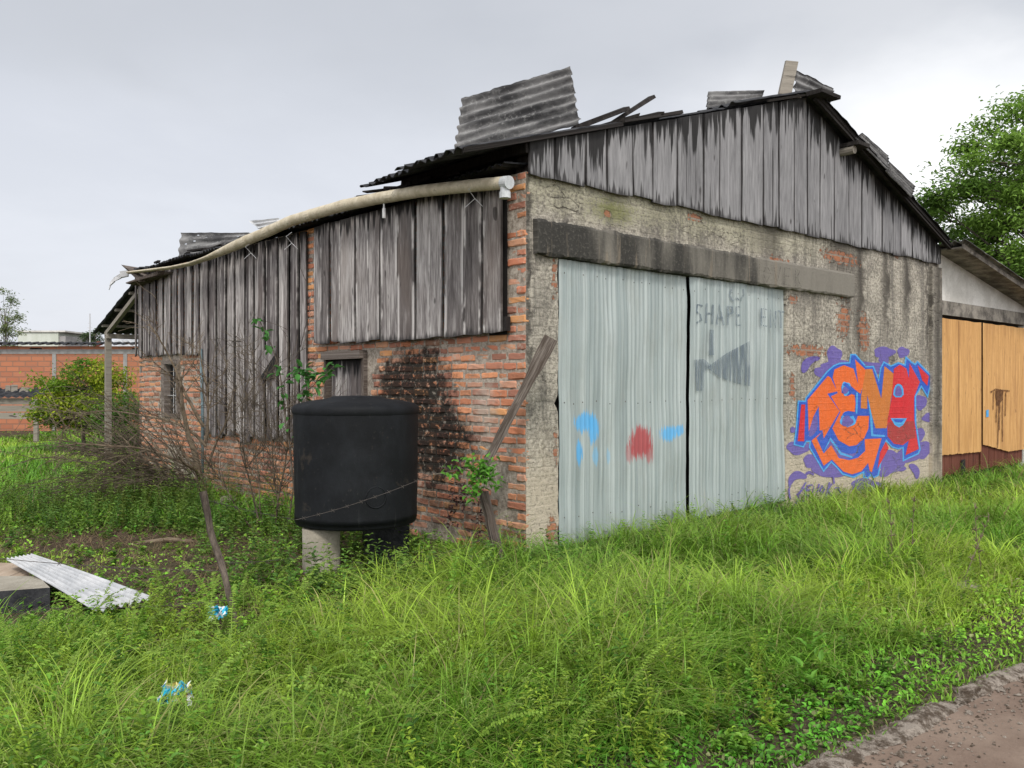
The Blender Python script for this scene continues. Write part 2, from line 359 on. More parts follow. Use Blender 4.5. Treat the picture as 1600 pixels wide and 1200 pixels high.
# galvanised gate sheet
m, t = newmat('painted_gate_tin'); uv = uvn(t); s = t.node('ShaderNodeSeparateXYZ', None, {0: uv})
v1 = t.noise(t.scale(uv, 16, .25), 1, 5, .6); v2 = t.noise(t.scale(uv, 60, .5), 1, 4, .6); b_ = t.noise(uv, 24, 6, .7); sp = t.noise(uv, 110, 2, .6)
c = t.mix(t.step(v1, .35, .65), (.26, .305, .303), (.41, .455, .445)); c = t.mix(t.m('MULTIPLY', t.step(v2, .5, .7), .45), c, (.15, .18, .19)); c = t.mix(t.m('MULTIPLY', t.step(t.noise(t.scale(uv, 3.2, 1.1), 1, 5, .7), .48, .68), .35), c, (.26, .275, .25))
c = t.mix(t.m('MULTIPLY', t.step(b_, .55, .7), .25), c, (.34, .33, .29)); c = t.mix(t.m('MULTIPLY', t.step(sp, .68, .74), .8), c, (.10, .09, .08))
rust = t.m('MULTIPLY', t.step(t.noise(t.scale(uv, 7, .8), 1, 5, .7), .6, .75), t.step(s.outputs[1], 1.0, .1)); c = t.mix(t.m('MULTIPLY', rust, .4), c, (.36, .27, .17))
nse = t.noise(t.scale(uv, 42, 3.2), 1, 5, .8)
def q(px, py): return F.inv(px, py, -.03)
for px, py, ru, rz, col, kk in ((912, 660, .17, .11, (.09, .36, .66), .9), (925, 668, .09, .17, (.09, .36, .66), .9), (902, 708, .055, .13, (.09, .36, .66), .9), (928, 712, .05, .11, (.15, .42, .66), .6), (949, 712, .03, .09, (.15, .42, .66), .4),
                                (1046, 677, .18, .095, (.10, .38, .68), .9), (1062, 672, .10, .07, (.10, .38, .68), .8), (1001, 692, .205, .19, (.36, .06, .065), .93), (985, 706, .08, .13, (.36, .06, .065), .5), (1014, 706, .08, .13, (.36, .06, .065), .6)):
    u_, z_ = q(px, py); c = t.mix(t.m('MULTIPLY', t.ell(uv, u_, z_, ru*1.1, rz*1.1, nse, 2.3, .12, .42), kk), c, col)
t.out(c, .55, t.bump(t.m('ADD', b_, v2), .0025), .1, .4); M['tin'] = m
m, t = newmat('faded_grey_paint'); uv = uvn(t); nse = t.noise(t.scale(uv, 40, 2.2), 1, 4, .7); c = t.mix(t.step(nse, .4, .65), (.13, .165, .20), (.20, .245, .28)); t.out(c, .6, t.bump(nse, .002), alpha=t.m('MULTIPLY', t.step(nse, .62, .42), .75)); M['fade'] = m
m, t = newmat('very_faded_grey_paint'); uv = uvn(t); nse = t.noise(t.scale(uv, 40, 3), 1, 4, .7); c = t.mix(t.step(nse, .35, .6), (.19, .235, .26), (.31, .365, .375)); t.out(c, .6, t.bump(nse, .002)); M['fade2'] = m
m, t = newmat('faded_black_marks'); uv = uvn(t); nse = t.noise(uv, 30, 5, .7); c = t.mix(t.step(nse, .4, .6), (.05, .046, .04), (.11, .10, .085)); t.out(c, .9, alpha=t.m('MULTIPLY', t.step(nse, .60, .42), .55)); M['fadeblack'] = m
# corrugated roofing
m, t = newmat('grey_corrugated_roofing'); ob = objn(t); uv = uvn(t)
a = t.noise(t.scale(uv, 1.2, 5), 1, 6, .65); b_ = t.noise(ob, 18, 6, .7); sp = t.noise(ob, 90, 3, .6)
c = t.mix(t.step(a, .38, .62), (.055, .054, .055), (.23, .225, .22)); c = t.mix(t.m('MULTIPLY', t.step(b_, .52, .68), .6), c, (.34, .335, .32)); c = t.mix(t.m('MULTIPLY', t.step(sp, .62, .7), .5), c, (.05, .047, .045))
t.out(c, .85, t.bump(t.m('ADD', b_, sp), .004), 0, .2); M['roofing'] = m
M['roofdark'] = mat_simple('dark_roofing', (.012, .013, .016), (.045, .045, .048), 6, .9, .006, 50)
m, t = newmat('zinc_sheet'); ob = objn(t); a = t.noise(ob, 4, 5, .6); b_ = t.noise(ob, 45, 4, .6)
c = t.mix(t.step(a, .35, .65), (.42, .43, .44), (.60, .60, .60)); c = t.mix(t.m('MULTIPLY', t.step(b_, .6, .72), .5), c, (.22, .19, .16)); t.out(c, .5, t.bump(b_, .001), .35, .4); M['zinc'] = m
m, t = newmat('aged_pvc_gutter'); ob = objn(t); a = t.noise(ob, 9, 6, .65); b_ = t.noise(ob, 40, 4, .6); z_ = t.node('ShaderNodeNewGeometry', 1); sz = t.node('ShaderNodeSeparateXYZ', None, {0: z_})
c = t.mix(t.step(a, .35, .65), (.42, .36, .25), (.62, .55, .42)); c = t.mix(t.m('MULTIPLY', t.m('MULTIPLY', t.step(b_, .45, .7), t.step(a, .5, .66)), .7), c, (.12, .11, .05)); t.out(c, .6, t.bump(b_, .002)); M['pvc'] = m
M['pvcwhite'] = mat_simple('new_grey_pvc', (.46, .48, .49), (.58, .60, .61), 3, .45, .001, 40)
m, t = newmat('black_tank_plastic'); ob = objn(t); a = t.noise(t.scale(ob, 1, 1, .6), 4, 6, .65); b_ = t.noise(ob, 30, 5, .7); v = t.noise(t.scale(ob, 20, 20, .8), 1, 3, .6)
c = t.mix(t.step(a, .4, .7), (.0045, .0052, .0065), (.010, .0115, .014)); c = t.mix(t.m('MULTIPLY', t.step(b_, .6, .74), .25), c, (.08, .075, .065)); c = t.mix(t.m('MULTIPLY', t.step(v, .66, .72), .25), c, (.09, .09, .085))
c = t.mix(t.m('MULTIPLY', t.step(t.noise(ob, 2.4, 5, .7), .62, .70), .22), c, (.11, .085, .06))
t.out(c, .7, t.bump(t.m('ADD', a, t.m('MULTIPLY', b_, .3)), .005), 0, .22); M['tank'] = m
# plywood annex doors
m, t = newmat('orange_plywood'); uv = uvn(t); a = t.noise(t.scale(uv, 14, .9), 1, 6, .65); b_ = t.noise(t.scale(uv, 50, 6), 1, 4, .65); k = t.noise(t.scale(uv, 18, 3), 1, 3, .6)
c = t.mix(t.step(a, .35, .65), (.50, .265, .09), (.64, .365, .14)); c = t.mix(t.m('MULTIPLY', t.step(b_, .54, .68), .6), c, (.36, .17, .06)); c = t.mix(t.m('MULTIPLY', t.step(t.noise(t.scale(uv, 5, .5), 1, 6, .75), .48, .66), .6), c, (.34, .165, .06)); c = t.mix(t.m('MULTIPLY', t.step(k, .66, .71), .8), c, (.12, .05, .02)); t.out(c, .75, t.bump(b_, .003)); M['ply'] = m
M['redboard'] = mat_wood('dark_red_boards', (.05, .018, .012), (.12, .042, .028), (.20, .08, .055), .8, gs=26)
M['rust'] = mat_simple('rust_stain', (.06, .022, .01), (.15, .07, .03), 20)
m, t = newmat('thin_rust_run'); uv = uvn(t); nse = t.noise(t.scale(uv, 60, 9), 1, 4, .7); c = t.mix(nse, (.05, .02, .01), (.22, .10, .04)); t.out(c, .9, alpha=t.step(nse, .64, .42)); M['rustthin'] = m
M['teal'] = mat_simple('blue_grey_metal_pole', (.09, .14, .16), (.16, .22, .24), 5, .6)
M['wire'] = mat_simple('rusty_wire', (.05, .042, .038), (.10, .085, .075), 20)
M['whitewire'] = mat_simple('pale_wire', (.45, .45, .46), (.55, .55, .55), 20)
m, t = newmat('hollow_block_wall'); uv = uvn(t); br = t.node('ShaderNodeTexBrick', None, {'Vector': uv, 'Color1': (.44, .175, .095), 'Color2': (.36, .135, .075), 'Mortar': (.27, .15, .10), 'Scale': 1, 'Mortar Size': .016, 'Brick Width': .42, 'Row Height': .17, 'Bias': -.2})
a = t.noise(t.scale(uv, 1.2, 6), 1, 5, .6); c = t.mix(t.m('MULTIPLY', t.step(a, .45, .65), .35), br.outputs[0], (.30, .15, .10)); dk = t.node('ShaderNodeTexBrick', None, {'Vector': t.vm('ADD', uv, (.1, .04, 0)), 'Color1': (0, 0, 0), 'Color2': (1, 1, 1), 'Mortar': (0, 0, 0), 'Scale': 1, 'Mortar Size': 0, 'Brick Width': .42, 'Row Height': .17})
t.out(c, .95, t.bump(br.outputs[1], -.01)); M['block'] = m
M['grayblock'] = mat_simple('grey_render_band', (.24, .23, .22), (.32, .31, .30), 3)
M['farwhite'] = mat_simple('pale_green_shed', (.47, .50, .42), (.58, .60, .54), 1.2, stretch=(1, 1, .2))
M['redroof'] = mat_simple('dull_red_roof', (.30, .08, .06), (.38, .11, .08), 3)
M['bark'] = mat_simple('grey_brown_bark', (.07, .055, .042), (.15, .125, .10), 12, .95, .01, 60)
M['postbark'] = mat_simple('dark_split_bark', (.045, .034, .027), (.17, .135, .11), 9, .95, .02, 45, stretch=(1, 1, .25))
M['twig'] = mat_simple('dry_twig', (.10, .072, .048), (.21, .165, .115), 9, .95, .002, 80)
M['brushtwig'] = mat_simple('dark_dry_twig', (.05, .038, .027), (.15, .12, .085), 9, .95, .002, 80)
M['twigpale'] = mat_simple('pale_dry_twig', (.20, .155, .11), (.34, .28, .21), 9, .95, .002, 80)
def mat_leaf(name, trans=.35, rough=.55, tint=(1, 1, 1)):
    m, t = newmat(name); c = coln(t); n = t.noise(objn(t), 6, 3, .6)
    c = t.mix(t.m('MULTIPLY', t.step(n, .35, .7), .25), c, t.mix(1, c, (.7, .75, .6), 'MULTIPLY'))
    t.out(c, rough, None, 0, .3, None, trans); return m
M['leaf'] = mat_leaf('green_leaf'); M['grass'] = mat_leaf('grass_blade', .33, .45)
# ground
m, t = newmat('soil_ground'); ob = objn(t); a = t.noise(ob, .9, 6, .6); b_ = t.noise(ob, 12, 6, .7); f = t.noise(ob, 70, 4, .7)
c = t.mix(t.step(b_, .35, .65), (.05, .037, .026), (.12, .09, .065)); c = t.mix(t.m('MULTIPLY', t.step(a, .45, .62), .4), c, (.06, .07, .025)); c = t.mix(t.m('MULTIPLY', t.step(f, .6, .72), .4), c, (.22, .17, .11))
t.out(c, .95, t.bump(t.m('ADD', b_, f), .02), 0, .1); M['soil'] = m
m, t = newmat('dirt_road'); ob = objn(t); a = t.noise(ob, 1.6, 6, .6); b_ = t.noise(ob, 22, 6, .75); f = t.noise(ob, 160, 3, .7)
c = t.mix(t.step(a, .35, .65), (.185, .13, .098), (.255, .19, .145)); c = t.mix(t.m('MULTIPLY', t.step(b_, .5, .7), .4), c, (.12, .085, .062)); c = t.mix(t.m('MULTIPLY', t.step(f, .62, .7), .5), c, (.34, .28, .23))
t.out(c, .85, t.bump(t.m('ADD', b_, t.m('MULTIPLY', f, .5)), .008), 0, .25); M['road'] = m
m, t = newmat('broken_kerb_concrete'); ob = objn(t); b_ = t.noise(ob, 14, 6, .75); f = t.noise(ob, 80, 4, .7)
c = t.mix(t.step(b_, .4, .6), (.10, .075, .055), (.36, .31, .26)); c = t.mix(t.m('MULTIPLY', t.step(f, .56, .7), .6), c, (.08, .065, .05)); t.out(c, .95, t.bump(t.m('ADD', b_, f), .02), 0, .1); M['kerb'] = m

# ------------------------------------------------------------------ ground, road, kerb
K0 = Vector((1.33, 3.47, 0)); kd = Vector((1.54, 1.20, 0)).normalized(); kn = Vector((-kd.y, kd.x, 0))   # kn points to the grass side
def kdist(x, y): return (x-K0.x)*kn.x+(y-K0.y)*kn.y
mb = MB()
def gz_(x, y):
    if abs(x) > 30 or y > 45 or y < -5: return -.03
    d = kdist(x, y); h = .035*nz(x*.5, y*.5)+.012*nz(x*3, y*3)
    if d < 0: return -.03
    return h*min(1, d)+.03*min(1, d/.4)
xs = sorted(set([-300, -120, -60, -40]+[round(-30+i*.5, 2) for i in range(121)]+[40, 60, 120, 300]+[round(-6+i*.15, 2) for i in range(90)]))
ys = sorted(set([-200, -60, -20]+[round(-5+i*.5, 2) for i in range(101)]+[60, 120, 400]+[round(2+i*.15, 2) for i in range(60)]))
for j, y in enumerate(ys):
    for i, x in enumerate(xs): mb.vert((x, y, gz_(x, y)), (x, y))
for j in range(len(ys)-1):
    for i in range(len(xs)-1):
        a = j*len(xs)+i; mb.face((a, a+1, a+1+len(xs), a+len(xs)))
tag(mb.build('ground', M['soil'], smooth=True), kind='structure')
mb = MB(); N = 260
for i in range(N+1):
    s_ = -20+60*i/N; e = .04*nz(s_*2.1)+.02*nz(s_*7)
    a = K0+kd*s_+kn*(-.04+e); b = K0+kd*s_-kn*5.5
    for k in range(9):
        p = a.lerp(b, (k/8)**1.5); mb.vert((p.x, p.y, .002+(.006*nz(p.x*2, p.y*2) if k < 8 else 0)), (p.x, p.y))
for i in range(N):
    for k in range(8):
        a = i*9+k; mb.face((a, a+9, a+10, a+1))
tag(mb.build('road', M['road'], smooth=True), kind='structure')
mb = MB(); N = 500; prof = [(-.07, -.02), (-.05, .012), (-.02, .035), (.03, .042), (.06, .03), (.09, -.02)]
N = 1100
for i in range(N+1):
    s_ = -4+9*i/N
    for k, (o_, h_) in enumerate(prof):
        br_ = min(1.3, max(0, nz(s_*1.7, 5)+.22)*2.6)
        p = K0+kd*s_+kn*(o_+.03*nz(s_*2.3)+.02*nz(s_*9, k))
        h = h_*.8*(1-.6*br_)+.007*nz(s_*8, k*1.3)+.010*nz(s_*27, k*2.1)+.006*nz(s_*60, k)
        h -= .045*max(0, min(1, (nz(s_*1.1, 9)-.08)*6))
        mb.vert((p.x, p.y, h+.004), (s_, o_))
for i in range(N):
    for k in range(5):
        a = i*6+k; mb.face((a, a+6, a+7, a+1))
tag(mb.build('kerb', M['kerb']), kind='structure')

# ------------------------------------------------------------------ the old storehouse
barn = thing('old_storehouse', 'derelict storehouse of red brick, grey render and weathered boards with a ragged tin roof', 'storehouse', A0)
BV = L.inv(218, 500)[0]; FU = F.inv(1467, 500)[0]; ZW = 3.5
def sheet_holes(mb, pl, s0, s1, z0, z1, holes, off, mi=0, step=.25):
    ss = sorted({s0, s1, *[h[0] for h in holes], *[h[1] for h in holes]}); zs = sorted({z0, z1, *[h[2] for h in holes], *[h[3] for h in holes]})
    for a, b in zip(ss, ss[1:]):
        for c, d in zip(zs, zs[1:]):
            ms, mz = (a+b)/2, (c+d)/2
            if any(h[0] < ms < h[1] and h[2] < mz < h[3] for h in holes): continue
            mb.quad(pl.p(a, c, off), pl.p(b, c, off), pl.p(b, d, off), pl.p(a, d, off), mi, [(a, c), (b, c), (b, d), (a, d)])
# left wall: every brick modelled
winA = (L.inv(281, 600)[0], L.inv(256, 600)[0], L.inv(268, 652)[1], L.inv(268, 563)[1])
winB = (L.inv(572, 600)[0], L.inv(514, 600)[0], L.inv(540, 670)[1], L.inv(540, 556)[1])
pit = (L.inv(470, 600)[0]+.02, L.inv(325, 600)[0], 0.88, 3.5)
mb = MB(); sheet_holes(mb, L, 0, BV, -.1, ZW, [winA, winB], 0, 0)
palette = [(.60, .21, .10), (.68, .27, .12), (.56, .19, .10), (.50, .19, .11), (.66, .32, .18), (.36, .14, .09), (.56, .28, .18), (.74, .34, .13), (.62, .25, .12)]
row = 0; z = -.05
while z < ZW-.05:
    s_ = -random.random()*.12 if row % 2 else -.01
    s_ = max(s_, 0)
    first = True
    while s_ < BV:
        ln = random.choice((.225, .235, .24, .21, .11, .17)) if not first else (.11 if row % 2 else .235)
        first = False
        e = min(s_+ln, BV)
        h = .062+random.uniform(-.010, .006)
        ms = (s_+e)/2; mz = z+h/2
        skip = any(hh[0]-.02 < e and s_ < hh[1]+.02 and hh[2]-.01 < z+h and z < hh[3]+.01 for hh in (winA, winB))
        if (s_ > pit[0] and e < pit[1] and z > pit[2]+.15): skip = True
        if nz(ms*1.3, mz*1.5, 4) > .46 or (random.random() < .012): skip = True     # render still covers it
        if not skip and e-s_ > .04:
            c = random.choice(palette); k = .8+.35*random.random()
            if ms > 5: k *= .95; c = tuple(.6*a+.4*b for a, b in zip(c, (.50, .23, .135)))
            d = .008+random.uniform(-.008, .008); jj = .009; k *= (.6 if random.random() < .10 else 1)
            wv = .012*nz(ms*1.1, mz*2)
            o = L.p(s_+random.uniform(0, .004), z+wv+random.uniform(-.005, .005), d)
            # front face as a 4x3 jittered grid with rounded rim
            gs_ = [0, .06, .35, .68, .94, 1]; gz2 = [0, .14, .5, .86, 1]
            idx = []
            chip = [random.random() < .38 for _ in range(4)]
            for zi, zz in enumerate(gz2):
                for si, xx in enumerate(gs_):
                    rim = (si in (0, 5)) + (zi in (0, 4))
                    dep = -.011*min(rim, 1)-.006*(rim == 2)+random.uniform(-.002, .002)
                    ds = random.uniform(-jj, jj)*.5; dz = random.uniform(-jj, jj)*.6
                    ci = (0 if xx < .5 else 1)+(0 if zz < .5 else 2)
                    if rim == 2 and chip[ci]: ds += .02*(1 if xx < .5 else -1); dz += .012*(1 if zz < .5 else -1); dep -= .006
                    p = o+L.d*((e-s_)*xx+ds)+Z*(h*zz+dz)+L.n*dep
                    idx.append(mb.vert(p, (s_+(e-s_)*xx, z+h*zz), tuple(v*k for v in c)))
            for zi in range(4):
                for si in range(5):
                    a = zi*6+si; mb.face((idx[a], idx[a+1], idx[a+7], idx[a+6]), 1)
            rimi = idx[0:6]+[idx[11], idx[17], idx[23], idx[29]]+idx[24:29][::-1]+[idx[18], idx[12], idx[6]]
            bk = [mb.vert(Vector(mb.v[i])-L.n*.03, mb.uv[i], tuple(v*k for v in c)) for i in rimi]
            for i in range(len(rimi)):
                j = (i+1) % len(rimi); mb.face((rimi[i], rimi[j], bk[j], bk[i]), 1)
        s_ = e+.012+random.uniform(-.002, .004)
    z += .085; row += 1
lw = mb.build('brick_wall', [M['mortar'], M['brick']], barn)
# the rear and the right walls, never seen from the road but closed, plus the inside faces
BR = F.p(FU, 0)+vd*BV; BL = L.p(BV, 0)
mb = MB()
for a, b in ((BL, BR), (BR, F.p(FU, 0)-un*.2)):
    n_ = (b-a).normalized().cross(Z)*.12
    mb.box(a-Z*.1, b-a, n_, Z*(ZW+.1))
mb.build('rear_wall', M['concrete_dirty'], barn)
mb = MB(); apx = F.inv(1255, 150); 
mb.quad(L.p(BV, ZW), BR+Z*ZW, BR+Z*(ZW+.3), L.p(BV, ZW)+ud*apx[0]+Z*1.6); mb.build('rear_gable', M['beam'], barn)
mb = MB(); mb.quad(A0+ud*.2+vd*.2+Z*.06, BR-ud*.1-vd*.1+Z*.06-ud*0, BR-vd*.1-ud*.1+Z*.061, L.p(BV-.1, .06, -.2)); 
# front wall with the gate opening; chipped jamb
g0 = F.inv(872, 600)[0]; g1 = F.inv(1230, 600)[0]; gt = 2.80
mb = MB()
def jag(s_, z_, k=.012): return s_+k*nz(z_*6, s_)+k*.8*nz(z_*19, s_)
zs = [-.1+i*.04 for i in range(74)]; zs = [z_ for z_ in zs if z_ < gt]+[gt]
def colm(sa, sb, ja, jb, n=4):
    for z0, z1 in zip(zs, zs[1:]):
        for k in range(n):
            def X(tt, z_): 
                a = jag(sa, z_) if ja else sa; b = jag(sb, z_) if jb else sb
                if jb and abs(z_-1.42) < .07: b -= .045*(1-abs(z_-1.42)/.07)
                return a+(b-a)*tt
            p = [(X(k/n, z0), z0), (X((k+1)/n, z0), z0), (X((k+1)/n, z1), z1), (X(k/n, z1), z1)]
            mb.quad(*[F.p(a, b, 0) for a, b in p], 0, p)
            if jb and k == n-1: mb.quad(F.p(*p[1], 0), F.p(*p[1], -.16), F.p(*p[2], -.16), F.p(*p[2], 0), 0, [p[1], p[1], p[2], p[2]])
            if ja and k == 0: mb.quad(F.p(*p[3], 0), F.p(*p[3], -.16), F.p(*p[0], -.16), F.p(*p[0], 0), 0, [p[3], p[3], p[0], p[0]])
colm(0, g0, False, True); colm(g1-.03, FU, True, False, 6)
mb.quad(F.p(0, gt), F.p(FU, gt), F.p(FU, ZW), F.p(0, ZW), 0, [(0, gt), (FU, gt), (FU, ZW), (0, ZW)])
mb.build('rendered_wall', M['plaster'], barn)
# proud pier at the right end of the front wall
mb = MB(); pa = F.inv(1452, 600)[0]
for z0, z1 in zip(zs, zs[1:]+[ZW]):
    pass
mb.quad(F.p(pa, -.1, .05), F.p(FU, -.1, .05), F.p(FU, 3.42, .05), F.p(pa, 3.42, .05), 0, [(pa, 0), (FU, 0), (FU, 3.42), (pa, 3.42)])
mb.quad(F.p(pa, -.1, -.02), F.p(pa, -.1, .05), F.p(pa, 3.42, .05), F.p(pa, 3.42, -.02), 0, [(pa-.05, 0), (pa, 0), (pa, 3.42), (pa-.05, 3.42)])
mb.quad(F.p(FU, -.1, .05), F.p(FU, -.1, -.2), F.p(FU, 3.42, -.2), F.p(FU, 3.42, .05), 0, [(FU, 0), (FU+.2, 0), (FU+.2, 3.42), (FU, 3.42)])
mb.quad(F.p(pa, 3.42, .05), F.p(FU, 3.42, .05), F.p(FU, 3.42, -.02), F.p(pa, 3.42, -.02))
mb.build('pier', M['plaster'], barn)
# lintel
mb = MB(); la = F.inv(833, 380)[0]; lb = F.inv(1329, 440)[0]; n = 160
prof = [(-.10, 2.765), (.045, 2.765), (.060, 2.785), (.062, 3.06), (.05, 3.085), (-.02, 3.085)]
for i in range(n+1):
    s_ = la+(lb-la)*i/n
    for k, (o_, z_) in enumerate(prof):
        mb.vert(F.p(s_+.01*nz(z_*9, s_), z_+(.022*nz(s_*5, k)+.016*nz(s_*19, k))*(1 if k in (1, 2, 4) else .5), o_+.010*nz(s_*7, z_*5)+.005*nz(s_*23, z_)), (s_, z_))
for i in range(n):
    for k in range(5): a = i*6+k; mb.face((a, a+6, a+7, a+1))
mb.face((0, 1, 2, 3, 4, 5)); mb.face([n*6+k for k in (5, 4, 3, 2, 1, 0)])
lintel = mb.build('lintel', M['lintel'], barn)

# strokes (hand lettering) on a plane
OFFC = [0]
def stroke(mb, pl, pts, wpx, off, taper=False):
    n = len(pts); pts = [Vector((x, y, 0)) for x, y in pts]
    for i in range(n):
        pass
    idx = []
    for i, p in enumerate(pts):
        tt = (pts[min(i+1, n-1)]-pts[max(i-1, 0)]).normalized(); nn = Vector((-tt.y, tt.x, 0))*wpx/2
        for q in (p+nn, p-nn):
            a, z_ = pl.inv(q.x, q.y, off); idx.append(mb.vert(pl.p(a, z_, off), (a, z_)))
    for i in range(n-1): mb.face((idx[2*i], idx[2*i+1], idx[2*i+3], idx[2*i+2]))
def poly(mb, pl, pts, off, mi=0):
    idx = []
    for x, y in pts: a, z_ = pl.inv(x, y, off); idx.append(mb.vert(pl.p(a, z_, off), (a, z_)))
    mb.face(idx, mi)
# gate leaves of ribbed tin
def ribbed(mb, sa, sb, z0f, z1, off, pitch=.062, amp=.009, lap=None):
    n = int((sb-sa)/pitch*6); rows = 24; B0 = len(mb.v)
    ph = [0, .25, 1, 1, .25, 0]
    for i in range(n+1):
        s_ = sa+(sb-sa)*i/n; k = ph[i % 6]*amp*(1 if (i//6) % 4 else .35)
        for r_ in range(rows+1):
            zb = z0f(s_)+.02*nz(s_*9); z_ = zb+(z1-zb)*r_/rows
            w_ = .022*nz(s_*1.3, z_*1.1)+.008*nz(s_*5, z_*3)
            e = (.010*nz(z_*5, s_*.5)+.006*nz(z_*17)) if i in (0, n) else 0
            mb.vert(F.p(s_+e, z_, off+k+w_), (s_, z_))
    for i in range(n):
        for r_ in range(rows): a = B0+i*(rows+1)+r_; mb.face((a, a+rows+1, a+rows+2, a+1))
gm = F.inv(1077, 600)[0]; gs1 = F.inv(972, 600)[0]; gs2 = F.inv(1166, 600)[0]
def leaf(name, a, s, b, zf, off0):
    mb = MB(); ribbed(mb, a, s+.02, zf, 2.76, off0+.022); ribbed(mb, s, b, zf, 2.76, off0)
    for z_ in (.35, 1.42, 2.62):
        x = a+.05
        while x < b-.03:
            c_ = F.p(x, z_+random.uniform(-.02, .02), off0+(.052 if x < s else .030)); ix = [mb.vert(c_+F.d*.008*math.cos(k*1.047)+Z*.008*math.sin(k*1.047), (x, z_)) for k in range(6)]; mb.face(ix, 1); x += random.choice((.12, .19, .25))
    return mb
gl = leaf('gate_leaf', g0+.015, gs1, gm-.012, lambda s_: .10, -.035).build('gate_leaf', [M['tin'], M['wire']], barn)
gr = leaf('gate_leaf', gm+.014, gs2, g1+.015, lambda s_: .13+.02*(s_-gm), -.03)
gr = gr.build('gate_leaf', [M['tin'], M['wire']], barn)
tag(gl, 'left gate leaf of ribbed tin with blue and red spray patches'); tag(gr, 'right gate leaf of ribbed tin with faded lettering')
# timber edge seen in the slit and bottom rails
mb = MB(); mb.box(F.p(gm-.03, .05, -.10), F.d*.045, Z*.75, -F.n*.04, col=(.3, 9, 9)); mb.box(F.p(gm+.0, .15, -.10), F.d*.07, Z*2.6, -F.n*.04, col=(.6, 9, 9))
mb.build('gate_stile', M['plank'], gl)
mb = MB(); mb.quad(F.p(g0-.1, -.1, -.17), F.p(g1+.1, -.1, -.17), F.p(g1+.1, 3, -.17), F.p(g0-.1, 3, -.17)); mb.build('dark_backing', M['black'], barn)
mb = MB(); mb.box(F.p(gm+.1, -.05, -.08), F.d*(g1-gm-.1), Z*.2, -F.n*.05); mb.build('sill', M['concrete'], barn)
# faded words and the cone on the right leaf
mb = MB(); o_ = .0
O1 = .008
def letters(mb, pl, spec, off, w_):
    for pts in spec: stroke(mb, pl, pts, w_, off+OFFC[0]*.0003); OFFC[0] += 1
letters(mb, F, [[(1142, 452), (1140, 462), (1145, 470), (1152, 466), (1157, 470), (1162, 460), (1161, 452)],
    [(1098, 478), (1090, 476), (1088, 486), (1094, 492), (1096, 500), (1088, 505)],
    [(1104, 474), (1103, 505)], [(1104, 490), (1114, 490)], [(1114, 476), (1113, 506)],
    [(1120, 507), (1124, 476), (1131, 508)], [(1121, 496), (1129, 497)],
    [(1137, 508), (1137, 478), (1144, 480), (1145, 488), (1138, 492)],
    [(1158, 480), (1151, 479), (1151, 508), (1158, 508)], [(1151, 492), (1157, 493)]], O1, 3.2)
letters(mb, F, [[(1199, 484), (1190, 482), (1190, 508), (1199, 510)], [(1190, 495), (1197, 496)],
    [(1204, 512), (1204, 484), (1212, 512), (1212, 486)], [(1215, 486), (1226, 488)], [(1220, 487), (1220, 513)]], O1, 3)
mb.build('faded_lettering', M['fade'], gr)
mb = MB(); poly(mb, F, [(1105, 574), (1135, 552), (1171, 533), (1173, 604), (1150, 599), (1125, 590), (1112, 580)], O1+.004)
poly(mb, F, [(1084, 562), (1100, 561), (1113, 572), (1101, 580), (1100, 610), (1088, 611), (1087, 590)], O1+.0045)
letters(mb, F, [[(1112, 515), (1112, 555)]], O1+.005, 8)
mb.build('faded_cone_drawing', M['fade'], gr)
mb = MB(); letters(mb, F, [[(1178, 440), (1178, 412), (1186, 440), (1187, 412)], [(1193, 426), (1198, 414), (1204, 427), (1198, 441), (1193, 428)], [(1209, 415), (1214, 442), (1220, 416)], [(1235, 420), (1226, 418), (1225, 444), (1235, 446)], [(1226, 431), (1233, 432)], [(1243, 447), (1243, 420), (1250, 424), (1245, 433), (1252, 449)]], .082, 1.6)
mb.build('lettering', M['fadeblack'], lintel)

# graffiti, traced in a local drawing grid and laid on the wall
def gp(x, y): return (1210+x/4.285, 520+y/4.285)
def smooth(pts, it=2):
    for _ in range(it):
        q_ = []
        for i in range(len(pts)):
            a, b = pts[i], pts[(i+1) % len(pts)]
            q_ += [(a[0]*.75+b[0]*.25, a[1]*.75+b[1]*.25), (a[0]*.25+b[0]*.75, a[1]*.25+b[1]*.75)]
        pts = q_
    return pts
def grow(pts, d):
    n = len(pts); area = sum(pts[i][0]*pts[(i+1) % n][1]-pts[(i+1) % n][0]*pts[i][1] for i in range(n)); sg = 1 if area > 0 else -1
    out = []
    for i in range(n):
        p0, p1, p2 = Vector(pts[i-1]), Vector(pts[i]), Vector(pts[(i+1) % n])
        e1 = (p1-p0).normalized(); e2 = (p2-p1).normalized(); n1 = Vector((e1.y, -e1.x))*sg; n2 = Vector((e2.y, -e2.x))*sg
        b = n1+n2
        b = b/max(b.length_squared, .5)*2; out.append((p1.x+b.x*d/1, p1.y+b.y*d/1))
    return out
layer = [.0025]
def paint(name, mat, polys, label=None):
    for ps in polys: mb = MB(); poly(mb, F, [gp(*p) for p in ps], layer[0]); layer[0] += .0002; mb.build(name, mat, mural)
mural = mb_ = None
cm = F.P(1340, 660, .002)
mural = thing('graffiti_mural', 'orange, red and blue graffiti lettering over purple blots on the wall beside the tin gate', 'graffiti', cm)
def blob(cx, cy, rx, ry, rot=0):
    ph = random.random()*9; out = []
    for i in range(36):
        a = i/36*2*math.pi; k = 1+.10*math.sin(3*a+ph)+.05*math.sin(5*a+2*ph)
        x, y = rx*k*math.cos(a), ry*k*math.sin(a); out.append((cx+x*math.cos(rot)-y*math.sin(rot), cy+x*math.sin(rot)+y*math.cos(rot)))
    return out
